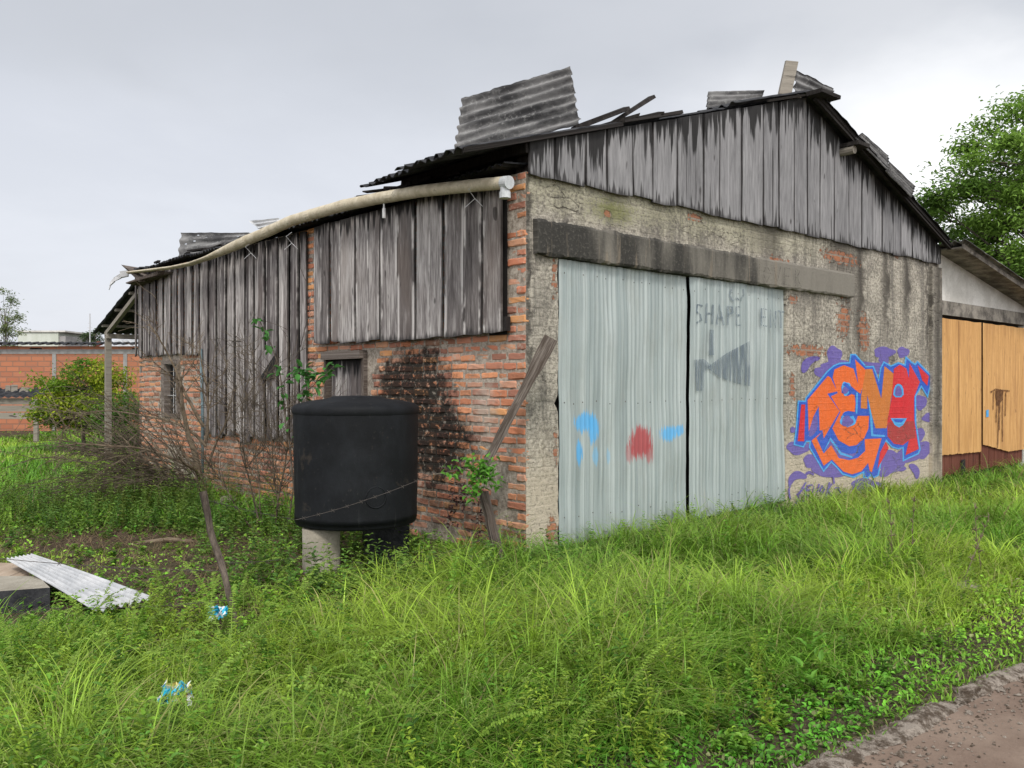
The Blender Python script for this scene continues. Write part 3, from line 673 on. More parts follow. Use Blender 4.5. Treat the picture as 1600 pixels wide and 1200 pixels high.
blobs = [blob(400, 150, 50, 62), blob(420, 215, 100, 34), blob(315, 262, 48, 38), blob(620, 240, 130, 50), blob(735, 130, 72, 36), blob(735, 182, 34, 32), blob(862, 130, 40, 36), blob(980, 465, 40, 50),
         blob(1040, 568, 50, 32), blob(965, 680, 44, 44), blob(985, 780, 68, 58), blob(160, 770, 80, 44), blob(250, 858, 58, 44), blob(370, 910, 110, 62), blob(610, 1025, 102, 50),
         blob(785, 865, 88, 78), blob(735, 940, 34, 26), blob(125, 650, 20, 20), blob(900, 820, 80, 46), blob(850, 905, 30, 24),
         smooth([(180, 270), (180, 200), (225, 160), (300, 155), (310, 180), (250, 200), (215, 265)]), smooth([(92, 1020), (95, 960), (150, 915), (215, 950), (220, 980), (150, 975), (115, 1010), (105, 1050)]),
         smooth([(890, 885), (930, 870), (975, 910), (970, 965), (950, 985), (930, 935)]), smooth([(200, 945), (235, 918), (268, 940), (262, 960), (235, 940), (210, 960)])]
paint('purple_blot', M['p_purple'], blobs)
sil = [(215, 440), (355, 265), (400, 225), (440, 208), (508, 205), (516, 150), (540, 150), (612, 232), (660, 230), (700, 330), (715, 240), (735, 202), (780, 228), (830, 205), (878, 222), (885, 172), (915, 200), (944, 218), (958, 200), (1045, 290),
       (1040, 350), (1024, 415), (985, 350), (940, 420), (942, 600), (970, 780), (960, 805), (868, 848), (866, 762), (830, 772), (790, 760), (748, 712), (728, 760), (692, 950), (664, 965), (645, 945), (622, 968), (602, 962), (602, 925), (530, 962), (460, 942), (420, 895), (380, 858), (330, 918), (240, 765), (246, 722), (212, 722), (192, 758), (138, 745), (152, 640), (165, 462), (213, 462)]
paint('light_blue_rim', M['p_cyan'], [grow(sil, 9)])
paint('blue_outline', M['p_blue'], [sil])
paint('inner_blot', M['p_purple'], [smooth([(285, 520), (292, 640), (258, 690), (228, 700), (240, 620)], 1), smooth([(330, 820), (385, 690), (430, 790), (500, 815), (560, 800), (520, 838), (450, 845), (400, 800), (372, 745)], 1)])
paint('light_blue_line', M['p_cyan'], [[(318, 818), (375, 722), (440, 815), (520, 838), (525, 828), (448, 800), (376, 700)], [(640, 420), (655, 560), (662, 680), (740, 685), (740, 697), (648, 692), (640, 560), (625, 430)], [(770, 470), (750, 640), (742, 640), (758, 470)], [(560, 400), (555, 540), (545, 540), (548, 400)]])
T_ = [(222, 450), (358, 288), (376, 300), (422, 392), (355, 408), (437, 525), (330, 708), (322, 652), (303, 655), (297, 492), (262, 560), (230, 662)]
E_ = [(390, 300), (402, 245), (465, 217), (530, 240), (562, 345), (540, 178), (626, 262), (576, 408), (545, 385), (500, 345), (470, 332), (447, 360), (450, 402), (490, 424), (535, 400), (543, 470), (538, 530), (490, 522), (445, 560), (447, 602), (490, 634), (545, 600), (558, 556), (634, 556), (630, 640), (600, 708), (550, 752), (500, 760), (430, 720), (388, 640), (442, 530), (378, 425), (424, 404)]
S_ = [(248, 722), (318, 664), (282, 705), (330, 808), (380, 752), (432, 838), (500, 852), (560, 836), (608, 790), (604, 712), (718, 706), (652, 935), (638, 925), (628, 872), (582, 928), (520, 948), (460, 928), (385, 848), (330, 890)]
N_ = [(580, 425), (612, 242), (655, 242), (716, 440), (737, 222), (797, 272), (788, 400), (752, 638), (677, 640), (652, 548), (622, 415), (622, 510), (578, 505)]
A_ = [(800, 240), (840, 213), (885, 240), (900, 305), (905, 204), (974, 330), (936, 430), (936, 580), (966, 778), (878, 820), (900, 722), (860, 752), (800, 742), (757, 692), (757, 580), (785, 440)]
paint('orange_letter', M['p_orange'], [T_, E_, S_]); paint('burnt_orange_letter', M['p_orange2'], [N_])
paint('red_letter', M['p_red'], [A_, [(958, 216), (1034, 290), (1024, 355), (990, 318)], [(180, 480), (207, 480), (200, 726), (156, 726)], [(745, 728), (766, 770), (690, 912), (708, 800)]])
paint('dark_red_patch', M['p_red2'], [[(760, 600), (935, 590), (945, 700), (900, 715), (858, 746), (802, 736), (760, 690)]])
paint('letter_hole', M['p_cyan'], [smooth([(792, 432), (802, 360), (830, 336), (862, 358), (868, 432)], 1), [(778, 572), (888, 572), (862, 618), (835, 634), (806, 618)], blob(480, 372, 30, 46), blob(492, 580, 50, 52)])
paint('hole_shadow', M['p_blue'], [smooth([(455, 350), (480, 330), (505, 360), (550, 400), (540, 420), (500, 400), (480, 360)], 1), smooth([(450, 545), (490, 520), (540, 540), (520, 560), (470, 560)], 1), [(795, 580), (872, 580), (850, 600), (812, 598)]])
paint('hole_blot', M['p_purple'], [smooth([(805, 424), (812, 368), (830, 352), (850, 368), (856, 424)], 1), blob(475, 385, 20, 24), blob(488, 592, 38, 36)])
mb = MB(); tg = [[(150, 1130), (175, 1060), (212, 1000)], [(130, 1160), (160, 1120), (200, 1128)], [(150, 1085), (190, 1050), (222, 1035)], [(225, 1020), (205, 1090)], [(228, 1022), (255, 1018)], [(216, 1055), (244, 1052)], [(205, 1090), (235, 1088)], [(258, 1085), (264, 1025), (285, 1080), (300, 1010)],
      [(318, 1022), (306, 1050), (318, 1078), (335, 1050), (318, 1022)], [(345, 1100), (370, 1000)], [(385, 1010), (360, 1050), (390, 1110)], [(395, 960), (400, 1010)], [(405, 1040), (430, 1035), (445, 1075)], [(98, 1040), (100, 1080), (108, 1115)]]
for ps in tg: stroke(mb, F, [gp(*p) for p in ps], 2.6, layer[0]); layer[0] += .0002
mb.build('purple_tag', M['p_purple'], mural)

# ------------------------------------------------------------------ boards
def boards(mb, pl, sa, sb, zbot, ztop, wmean, off, th=.022, gap=.006, lap=0, jz=.03, tilt=0):
    s_ = sa; k = 0
    while s_ < sb-.03:
        w_ = wmean*random.uniform(.72, 1.3); w_ = min(w_, sb-s_)
        a, b = s_+gap*.5, s_+w_-gap*.5*random.uniform(.4, 2)
        r_ = random.random(); o = off+(lap if k % 2 else 0)+random.uniform(-.004, .006)
        z0 = zbot((a+b)/2)+random.uniform(-jz, jz); n = 14; idx = []
        tl = random.uniform(-1, 1)*.008; cup = random.uniform(-.006, .008); sh = random.uniform(0, 50)
        for i in range(n+1):
            f = i/n
            row = []
            for (ss, e) in ((a, 0), ((a+b)/2, 1), (b, 2)):
                zt = ztop(ss)+random.uniform(-.004, .004); z_ = z0+(zt-z0)*f
                if i == 0: z_ += random.uniform(-.012, .012)
                wob = .0055*nz(z_*2.5, sh+e*7)+.003*nz(z_*9, sh+e*3)
                x = ss+tl*(f-.5)*2+(wob if e != 1 else 0)
                row.append((x, z_, o+(cup if e == 1 else 0), zt-z_, z_-z0))
            fr = [mb.vert(pl.p(x, z_, oo), (x, z_), (r_, dt, db, abs(q_-1))) for q_, (x, z_, oo, dt, db) in enumerate(row)]
            bk = [mb.vert(pl.p(x, z_, oo-th), (x, z_), (r_, dt, db, 1)) for x, z_, oo, dt, db in (row[0], row[2])]
            idx.append(fr+bk)
        for i in range(n):
            p, q_ = idx[i], idx[i+1]
            for (c0, c1) in ((0, 1), (1, 2), (2, 4), (3, 0)): mb.face((p[c0], p[c1], q_[c1], q_[c0]))
            mb.face((p[4], p[3], q_[3], q_[4]))
        p = idx[0]; mb.face((p[0], p[3], p[4], p[2], p[1])); p = idx[-1]; mb.face((p[1], p[2], p[4], p[3], p[0]))
        s_ += w_; k += 1
AU, AZ = F.inv(1255, 152)
ZL, ZR = F.inv(822, 222)[1], F.inv(1470, 384)[1]
def gtop(s_):
    if s_ < AU: return ZL+(AZ-ZL)*s_/AU
    return AZ+(ZR-AZ)*(s_-AU)/(FU-AU)
mb = MB(); boards(mb, F, .0, AU+.02, lambda s_: 3.475, lambda s_: gtop(s_)-.01, .37, .045, jz=.012, gap=.014)
boards(mb, F, AU+.03, FU-.02, lambda s_: 3.475, lambda s_: gtop(s_)-.05, .30, .040, jz=.012, gap=.013)
mb.build('gable_boards', M['gable'], barn)
mb = MB()
for k in range(30):
    a, b = k/30*FU, (k+1)/30*FU
    mb.quad(F.p(a, ZW-.05, -.03), F.p(b, ZW-.05, -.03), F.p(b, gtop(b)-.25, -.03), F.p(a, gtop(a)-.25, -.03))
mb.build('gable_backing', M['black'], barn)
# proud batten at the ridge
mb = MB(); mb.box(F.p(AU-.03, 3.46, .075), F.d*.17, F.n*.022, Z*(AZ-3.5), col=(.35, .5, 2), uvo=(1, 1)); 
# upright board
# side boards
e = L.inv
def ln(p1, p2):
    (a, z0), (b, z1) = e(*p1, .10), e(*p2, .10)
    return lambda s_: z0+(z1-z0)*(s_-a)/(b-a)
s487, s783 = e(490, 450, .10)[0], e(784, 450, .10)[0]
mb = MB(); boards(mb, L, s783, s487, ln((780, 521), (487, 537)), lambda s_: 3.47, .255, .10, lap=.014, jz=.014, gap=.012); mb.build('side_boards', M['sideboard2'], barn, origin=None)
s480, s320, s218 = e(477, 450, .06)[0], e(318, 450, .06)[0], BV
mb = MB(); boards(mb, L, s480, s320, lambda s_: .86+.03*math.sin(s_*9), lambda s_: 3.47, .155, .05, lap=.028, jz=.06, gap=.012)
mb.build('tall_side_boards', M['sideboard'], barn)
mb = MB(); boards(mb, L, s320+.01, s218, ln((318, 552), (219, 556)), lambda s_: 3.47, .15, .05, lap=.028, jz=.02, gap=.012); mb.build('end_boards', M['sideboard'], barn)
mb = MB(); mb.quad(L.p(s480+.02, 1.02, .03), L.p(BV-.02, 1.02, .03), L.p(BV-.02, 3.4, .03), L.p(s480+.02, 3.4, .03))
# (only behind the tall boards)
mb = MB(); mb.quad(L.p(s480+.03, .95, .022), L.p(s320-.02, .95, .022), L.p(s320-.02, 3.4, .022), L.p(s480+.03, 3.4, .022)); mb.build('board_backing', M['black'], barn)
mb = MB(); mb.quad(L.p(s783+.0, 2.05, .030), L.p(s783+.25, 2.05, .030), L.p(s783+.25, 3.3, .030), L.p(s783+.0, 3.3, .030)); mb.box(L.p(s783-.04, 2.08, .03), L.d*.3, L.n*.05, Z*.13, col=(.5, 5, 5)); mb.build('board_rail', M['beam'], barn)
# hatch with a torn board on the tall boards, latches
mb = MB(); a, z_ = e(438, 580, .09)
ha, hz = e(404, 548, .09); hb, _ = e(428, 548, .09)
mb.quad(L.P(404, 547, .088), L.P(430, 547, .088), L.P(430, 582, .088), L.P(404, 592, .088), col=(.2, 9, 9), uvs=[(0, 0), (.2, 0), (.2, .3), (0, .3)])
mb.build('torn_board', M['sideboard'], barn)
mb = MB()
hole = [L.P(x, y, .094) for x, y in ((431, 551), (428, 592), (404, 593))]; i = [mb.vert(p) for p in hole]; mb.face(i); mb.build('torn_gap', M['black'], barn)
for q1, q2 in (((363, 534), (376, 533)), ((296, 527), (296, 540))): mb = MB(); mb.tube([L.P(*q1, .10), L.P(*q2, .11)], .010, 6); mb.build('latch', M['wire'], barn)
# barred window
wx = thing; 
mb = MB(); fa, fb, f0, f1 = winA; fw = .07
for (a, b, c, d) in ((fa-.02, fa+fw-.01, f0, f1), (fb-fw-.05, fb+.02, f0, f1), (fa+fw-.01, fb-fw-.05, f1-.06, f1), (fa+fw-.01, fb-fw-.05, f0, f0+.06)):
    mb.box(L.p(a, c, -.08), L.d*(b-a), Z*(d-c), L.n*.12, col=(random.random(), 9, 9))
wa = mb.build('barred_window', M['plank'], barn)
mb = MB(); mb.quad(L.p(fa, f0, -.06), L.p(fb, f0, -.06), L.p(fb, f1, -.06), L.p(fa, f1, -.06)); mb.build('dark_recess_panel', M['black'], wa)  # black panel stands in for the unlit recess behind the bars
mb = MB()
for k in range(3): s_ = fa+fw+.05+k*.09; mb.tube([L.p(s_, f0+.03, -.02), L.p(s_, f1-.03, -.02)], .005, 6)
for k in range(2): mb.tube([L.p(fa+.03, f0+.35+.5*k, -.02), L.p(fb-.06, f0+.35+.5*k, -.02)], .006, 6)
mb.build('window_bars', M['whitewire'], wa)
# shuttered window by the tank
fa, fb, f0, f1 = winB; mb = MB()
for (a, b, c, d, pr) in ((fa-.03, fa+.02, f0, f1+.03, .05), (fb-.02, fb+.03, f0, f1+.03, .05), (fa-.02, fb+.02, f1-.04, f1+.05, .10)):
    mb.box(L.p(a, c, -.05), L.d*(b-a), Z*(d-c), L.n*(.05+pr), col=(random.random(), 9, 9))
wb = mb.build('shuttered_window', M['plank'], barn)
mb = MB(); boards(mb, L, fa+.03, fb-.02, lambda s_: f0, lambda s_: f1-.05, .13, -.01, jz=.003); mb.build('shutter', M['sideboard'], wb)
mb = MB(); mb.quad(L.p(fa, f0, -.05), L.p(fb, f0, -.05), L.p(fb, f1, -.05), L.p(fa, f1, -.05)); mb.build('dark_backing', M['black'], wb)
# blue grey pole against the wall
mb = MB(); mb.tube([L.P(314, 545, .10), L.P(316, 640, .10), L.p(e(317, 700, .10)[0], 0, .10)], .022, 8)
mb.build('wall_pole', M['teal'], barn, smooth=True)

# ------------------------------------------------------------------ roofing
def corr(mb, o, ax, ay, la, lb, amp=.022, pitch=.15, th=.006, rag=.0, bend=0, seed=0, sag=0, cnt=None, mi=0):
    """o corner, ax along the corrugations (length la), ay across (length lb)"""
    o = Vector(o); ax = Vector(ax).normalized(); ay = (Vector(ay)-ax*Vector(ay).dot(ax)).normalized(); nn = ax.cross(ay).normalized()
    nb = max(8, int(lb/pitch*8)); na = max(3, int(la/.12)); top = []; bot = []
    for j in range(nb+1):
        tb = lb*j/nb; w_ = amp*math.sin(2*math.pi*tb/pitch)
        e0 = rag*(nz(tb*5, seed)+.6*nz(tb*17, seed)); e1 = rag*(nz(tb*5, seed+9)+.6*nz(tb*17, seed+9))
        for i in range(na+1):
            f = i/na; ta = e0+(la+e1-e0)*f
            ro = rag*(nz(ta*5, seed+20)+.5*nz(ta*16, seed+3)) if j in (0, nb) else 0
            p = o+ax*ta+ay*(tb+ro)+nn*(w_+bend*(f-.5)**2+sag*math.sin(math.pi*tb/lb)+.006*nz(ta*3, tb*3, seed))
            top.append(mb.vert(p, (ta, tb))); bot.append(mb.vert(p-nn*th, (ta, tb)))
    for j in range(nb):
        for i in range(na):
            a = j*(na+1)+i; b = a+na+1
            mb.face((top[a], top[a+1], top[b+1], top[b]), mi); mb.face((bot[a], bot[b], bot[b+1], bot[a+1]), mi)
    def rim(ix):
        for p, q_ in zip(ix, ix[1:]): mb.face((top[p], bot[p], bot[q_], top[q_]), mi)
    rim(range(na+1)); rim([nb*(na+1)+i for i in range(na+1)]); rim([j*(na+1) for j in range(nb+1)]); rim([j*(na+1)+na for j in range(nb+1)])
slopeL = (ud*AU+Z*(AZ-ZL)).normalized(); lenL = math.hypot(AU, AZ-ZL)
slopeR = (ud*(FU-AU)+Z*(ZR-AZ)).normalized(); lenR = math.hypot(FU-AU, AZ-ZR)
ridge = F.p(AU, AZ+.03)
mb = MB(); random.seed(31)
v_ = .04; k = 0
while v_ < BV+.2:      # left slope in strips along the eave
    w_ = .45 if v_ < 2.4 else .9
    over = max(0, .92-.40*v_)*random.uniform(.85, 1.1) if v_ < 2.2 else 0
    z0 = (ZL if v_ < 2.2 else ZL-.235)+random.uniform(-.015, .015)
    o = L.p(v_, z0+.02, .04); top_ = F.p(AU, AZ+.02)+vd*v_
    d = top_-o; o = o-d.normalized()*over; d = top_-o
    corr(mb, o, d, vd, d.length, w_+.08, rag=.06, seed=k*3.1, amp=.018)
    v_ += w_; k += 1
# front strip of the left slope: low part present, middle broken away, ridge part present
corr(mb, F.p(.02, ZL+.035, .08)-slopeL*.85, slopeL, vd, 2.75, .5, rag=.07, seed=51)
corr(mb, F.p(.0, ZL+.045, .10)+slopeL*3.2+Z*.01, slopeL, vd, lenL-3.2, .7, rag=.03, seed=52)
corr(mb, F.p(.3, ZL+.03, -.06)+slopeL*1.6, slopeL, vd, 2.0, .7, rag=.06, seed=55)
rl = mb.build('roof_slope', M['roofdark'], barn)
mb = MB(); v_ = -.24; k = 0
while v_ < BV+.2:
    corr(mb, F.p(AU-.06, AZ+.02)+vd*v_+Z*random.uniform(-.01, .01), slopeR, vd, lenR-.02+random.uniform(-.03, .05), 1.0, rag=.02 if v_ > 0 else .035, seed=k+70, amp=.022)
    v_ += .9; k += 1
mb.build('roof_slope', M['roofdark'], barn)
# rafters and barge boards
mb = MB()
for a_, d_, e_, f_ in ((F.p(AU, AZ-.06, .19), slopeR*(lenR), F.n*.02, Z*.05), (F.p(AU-.02, AZ-.09, .14), slopeR*lenR, F.n*.05, Z*.10), (F.p(-.0, ZL-.01, .06)-slopeL*.8, slopeL*2.05, F.n*.03, Z*.04), (F.p(-.06, ZL+.0, .06)+slopeL*1.32, slopeL*.95, F.n*.05, Z*.035),
                       (F.p(0, ZL+.0, .08)+slopeL*3.9, slopeL*(lenL-3.85), F.n*.04, Z*.03), (F.p(AU-.15, AZ-.05, .12), F.d*.45, F.n*.22, Z*.05)):
    mb = MB(); mb.box(a_, d_, e_, f_, col=(random.random(), 9, 9), jit=.008); mb.build('barge_board', M['beam'], barn)
mb = MB()  # round purlin end under the right eave
pu, pz = F.inv(1324, 236, .12); mb.tube([F.p(pu, pz, -.2), F.p(pu, pz, .22)], .055, 12); mb.build('purlin', M['greybeam'], barn)
mb = MB(); mb.box(F.p(pu-.05, pz+.05, -.1), F.d*.3, F.n*.4, Z*.05, col=(.4, 9, 9)); mb.build('rafter_block', M['beam'], barn)
# eave strip above the gutter, timber fill coloured near-black for shade between roof layers
mb = MB(); v_ = .05; k = 0
while v_ < BV+.1:
    corr(mb, L.p(v_, 3.53+random.uniform(-.015, .02), .20+random.uniform(-.02, .03)), ud+Z*.12, vd, .8, 1.05, rag=.035, seed=k+100, amp=.016, pitch=.10)
    v_ += 1.0; k += 1
mb.build('eave_sheets', M['roofdark'], barn)
mb = MB(); random.seed(5)
mb.quad(L.p(-.0, 3.5, -.15), L.p(2.3, 3.5, -.15), L.p(2.3, 3.72, -.15), L.p(-.0, 3.80, -.15), col=(.3, 9, 9))
for i in range(9):
    s_ = i*.28; w_ = random.uniform(.12, .24); mb.box(L.p(s_, 3.52, -.06-.02*random.random()), L.d*w_, Z*random.uniform(.12, .26)*(1-i*.06), -L.n*.03, col=(random.random(), 9, 9), jit=.012)
mb.box(L.p(-.03, 3.66, .02), L.d*1.9, Z*.09, -L.n*.09, col=(.3, 9, 9), jit=.01)
mb.build('dark_eave_fill', M['beam'], barn)
# debris of broken laths and sheet along the eave edge
mb = MB()
for i in range(70):
    s_ = random.uniform(.8, 9.4) if i > 18 else random.uniform(.9, 2.6); z_ = 3.57+random.uniform(0, .04)+(.06 if s_ < 2.2 else 0)
    ang = random.uniform(-.25, .25); l = random.uniform(.2, .7); d = (L.d*math.cos(ang)+Z*math.sin(ang)*.5+ud*random.uniform(-.3, .3)).normalized()
    mb.box(L.p(s_, z_, .08-random.random()*.3), d*l, Z*random.uniform(.008, .03), ud*random.uniform(.02, .09), col=(random.random(), 9, 9), jit=.008)
mb.build('splintered_laths', M['beam'], barn)
# broken ends sticking out above the gable
for (x0, y0, x1, y1, wd) in ((955, 197, 1024, 153, .035), (985, 190, 1038, 177, .03), (900, 205, 985, 172, .05), (930, 200, 1000, 183, .03), (1015, 183, 1036, 180, .02)):
    a, b = F.P(x0, y0, .02), F.P(x1, y1, .12); mb = MB(); mb.box(a, b-a, Z*wd, -F.n*.08, col=(random.random(), 9, 9), jit=.012); mb.build('broken_rafter_end', M['beam'], barn)

# loose sheets on the roof: things of their own
def loose(name, label, quadpx, amp, pitch, mat, th=.006, rag=.03, along=True, n_c=None, cat='roof sheet', holes=False):
    """quadpx: four (px,py,depth): A bottom-left, B bottom-right, C top-right, D top-left; corrugations run A->B"""
    a, b, c, d = [at(*q_) for q_ in quadpx]; mb = MB()
    H = ((d-a).length+(c-b).length)/2; Wd = ((b-a).length+(c-d).length)/2
    nb = max(10, int(H/pitch*10)); na = max(6, int(Wd/.06)); top = []; bot = []; sd = random.random()*50
    nn = (b-a).cross(d-a).normalized()
    for j in range(nb+1):
        g = j/nb
        for i in range(na+1):
            f = i/na; rx = rag*(nz(g*H*7, sd)+.7*nz(g*H*23, sd+5)) if i in (0, na) else 0
            ry = rag*(nz(f*Wd*6, sd+11)+.7*nz(f*Wd*21, sd+2)) if j in (0, nb) else 0
            lo = a.lerp(b, f+rx/Wd); hi = d.lerp(c, f+rx/Wd); p = lo.lerp(hi, g+ry/H)+nn*(amp*math.sin(2*math.pi*g*H/pitch)+.01*nz(f*3, g*3, sd))
            top.append(mb.vert(p, (f*Wd, g*H))); bot.append(mb.vert(p-nn*th, (f*Wd, g*H)))
    for j in range(nb):
        for i in range(na):
            if holes and random.random() < .012 and (j > nb*.6 or i < 3): continue
            p = j*(na+1)+i; q_ = p+na+1; mb.face((top[p], top[p+1], top[q_+1], top[q_])); mb.face((bot[p], bot[q_], bot[q_+1], bot[p+1]))
    def rim(ix):
        for p, q_ in zip(ix, ix[1:]): mb.face((top[p], bot[p], bot[q_], top[q_]))
    rim(range(na+1)); rim([nb*(na+1)+i for i in range(na+1)]); rim([j*(na+1) for j in range(nb+1)]); rim([j*(na+1)+na for j in range(nb+1)])
    o = mb.build(name, mat, None, origin=a, smooth=True); tag(o, label, cat, 'loose sheets on the roof'); return o
random.seed(3)
loose('corrugated_sheet', 'large grey corrugated sheet standing upright on the roof above the corner of the building', [(708, 247, 9.6), (905, 194, 8.9), (892, 106, 9.0), (722, 156, 9.9)], .022, .118, M['roofing'], rag=.03)
loose('corrugated_sheet', 'short grey corrugated sheet lying on the roof left of the ridge, above the gable boards', [(1104, 170, 10.4), (1188, 162, 10.7), (1194, 142, 10.9), (1106, 144, 10.6)], .016, .10, M['roofing'], rag=.008, th=.008)
loose('corrugated_sheet', 'grey corrugated sheet jutting up just behind the upright plank at the ridge', [(1240, 158, 10.8), (1297, 166, 11.2), (1304, 139, 11.5), (1244, 108, 10.9)], .018, .12, M['roofing'], rag=.02)
loose('corrugated_sheet', 'pale corrugated sheet lifted off the middle of the right roof slope', [(1336, 216, 10.9), (1390, 268, 11.4), (1388, 244, 11.8), (1346, 208, 11.2)], .012, .09, M['roofing'], rag=.01)
loose('corrugated_sheet', 'dark corrugated sheet curling up low on the right roof slope', [(1384, 268, 11.3), (1424, 308, 11.8), (1430, 290, 12.2), (1390, 252, 11.6)], .014, .10, M['roofing'], rag=.02)
loose('corrugated_sheet', 'grey corrugated sheet with nail holes lying on the far left end of the roof', [(277, 408, 13.2), (392, 380, 12.2), (390, 364, 12.4), (283, 364, 13.4)], .016, .13, M['roofing'], rag=.006, holes=True)
loose('corrugated_sheet', 'small pale broken scrap of corrugated sheet on the roof edge above the tall boards', [(404, 358, 11.2), (440, 350, 10.9), (436, 341, 11.0), (390, 346, 11.4)], .012, .10, M['zinc'], rag=.02)
# upright plank at the ridge
mb = MB(); a, b = at(1226, 158, 10.4), at(1240, 94, 10.5); mb.box(a-Vector((.09, 0, 0)), b-a+Vector((0, 0, 0)), Vector((.17, .04, 0)), Vector((0, .05, 0)), col=(.4, 9, 9), uvo=(0, 0), jit=.006)
tag(mb.build('plank', M['greybeam'], None, origin=a), 'short grey plank standing upright at the top of the ridge', 'plank')
mb = MB()
for i in range(9):
    x = 1192+i*6; p = at(x, 158-i*.9, 10.35); mb.tube([p, p+Vector((.05, .03, .015)), p+Vector((.1, .04, 0))], [.02, .035, .02], 8)
tag(mb.build('cement_lump', M['concrete'], None, origin=at(1215, 160, 10.35), smooth=True), 'pale ragged ridge of cement at the foot of the upright plank on the roof', 'cement')

# gutter
mb = MB(); pts = []; rad = []; fl = []
trace = [(795, 285), (760, 288), (700, 294), (656, 299), (620, 305), (590, 310), (537, 321), (495, 333), (455, 345), (418, 362), (385, 376), (352, 391), (325, 403), (299, 412), (270, 418), (229, 423), (203, 426)]
gpts = []
for i, (x, y) in enumerate(trace):
    p = L.P(x, y, .27); gpts.append(p)
fine = []
for i in range(len(gpts)-1):
    for k in range(4): fine.append(gpts[i].lerp(gpts[i+1], k/4))
fine.append(gpts[-1]); nf = len(fine)
rad = []; fl = []
for i in range(nf):
    f = i/(nf-1); r_ = .055+.012*min(1, f/.6) if f < .66 else .066; flt = 1 if f < .66 else max(.36, 1-(f-.66)*6)
    rad.append(r_*(1+.03*nz(i*.9))); fl.append(flt)
mb.tube(fine, rad, 14, flat=fl)
gut = mb.build('gutter', M['pvc'], barn, smooth=True)
for f in (.10, .27, .38, .46, .57, .64):
    i = int(f*(nf-1)); mb = MB(); d = (fine[i+1]-fine[i-1]).normalized(); mb.tube([fine[i]-d*.045, fine[i]+d*.045], .056+.013*min(1, f/.6), 14, cap=True); mb.build('pipe_joint', M['pvc'], gut, smooth=False)
mb = MB(); d = (gpts[0]-gpts[1]).normalized(); mb.tube([gpts[0]-d*.07, gpts[0]+d*.01], .057, 18); mb.build('end_cap', M['pvcwhite'], gut)
mb = MB(); q_ = L.P(789, 291, .27); mb.tube([q_, q_-Z*.09], .042, 12); mb.tube([q_-Z*.05, q_-Z*.105], .050, 12); mb.build('outlet', M['pvcwhite'], gut)
for x, y in ((742, 300), (456, 372), (392, 388)):
    p = L.P(x, y, .27); mb = MB(); mb.tube([p+Z*.07, p+L.n*.075+Z*.01, p-Z*.06, p+Vector((.07, 0, -.13))], .0035, 5); mb.tube([p-Z*.06, p+Vector((-.09, 0, -.14))], .0035, 5); mb.build('wire_tie', M['whitewire'], gut)
mb = MB(); p = L.P(600, 318, .27); mb.tube([p, p-Z*.06], .01, 6); mb.tube([p-Z*.05, p-Z*.15], .018, 8); tag(mb.build('insulator', M['whitewire'], gut))
# hanging cable
mb = MB(); mb.tube([L.P(x, y, .13) for x, y in ((468, 372), (470, 420), (478, 440), (484, 480), (480, 500), (470, 540), (462, 560))], .005, 5); mb.build('loose_cable', M['wire'], barn)
# torn plastic strip and rotten board ends at the far eave
mb = MB(); mb.box(L.P(192, 420, .3), L.P(218, 438, .3)-L.P(192, 420, .3), Z*.07, ud*.3, col=(.5, 9, 9), jit=.03); mb.box(L.P(196, 445, .3), L.P(245, 428, .3)-L.P(196, 445, .3), Z*.05, ud*.25, col=(.3, 9, 9), jit=.02); mb.build('rotten_board_end', M['plank'], barn)
mb = MB(); pts = [at(x, y, 14.3) for x, y in ((200, 432), (188, 434), (178, 440), (172, 447), (170, 452))]
for i in range(4):
    a, b = pts[i], pts[i+1]; mb.box(a, b-a, Z*(.10-.015*i), Vector((0, .03, 0)), jit=.012)
mb.build('torn_plastic', M['whitewire'], barn)

# porch at the far end
pv = 2.45; mb = MB(); pe = L.p(BV+pv, 2.56)
dn = (L.p(BV+pv, 2.58)-L.p(BV-.05, 3.46)).normalized(); corr(mb, L.p(BV-.05, 3.46, .04), dn, ud, math.hypot(pv, .9), 3.6, rag=.02, seed=200)
mb.build('porch_roof', M['roofdark'], barn)
mb = MB()
mb.box(L.p(BV+.02, 3.20, .0), L.p(BV+pv-.6, 2.50, 0)-L.p(BV+.02, 3.20, 0), Z*.08, ud*.07, col=(.4, 9, 9)); 
for k in (.2, .5, .8): p = L.p(BV, 3.36, 0).lerp(L.p(BV+pv, 2.52, 0), k); mb.box(p, ud*3.4, Z*.05, vd*.06, col=(k, 9, 9))
mb.box(L.p(BV+pv-.75, 2.46, 0), ud*3.4, Z*.09, vd*.08, col=(.7, 9, 9)); mb.build('porch_rafter', M['greybeam'], barn)
for i, dd in enumerate((0, 3.2)):
    mb = MB(); b0 = L.p(BV+pv-.70, 0, 0)+ud*dd; mb.box(b0-Z*.1, ud*.10, vd*.09, Z*2.6, col=(.3+.3*i, 9, 9), jit=.005); mb.build('porch_post', M['greybeam'], barn)

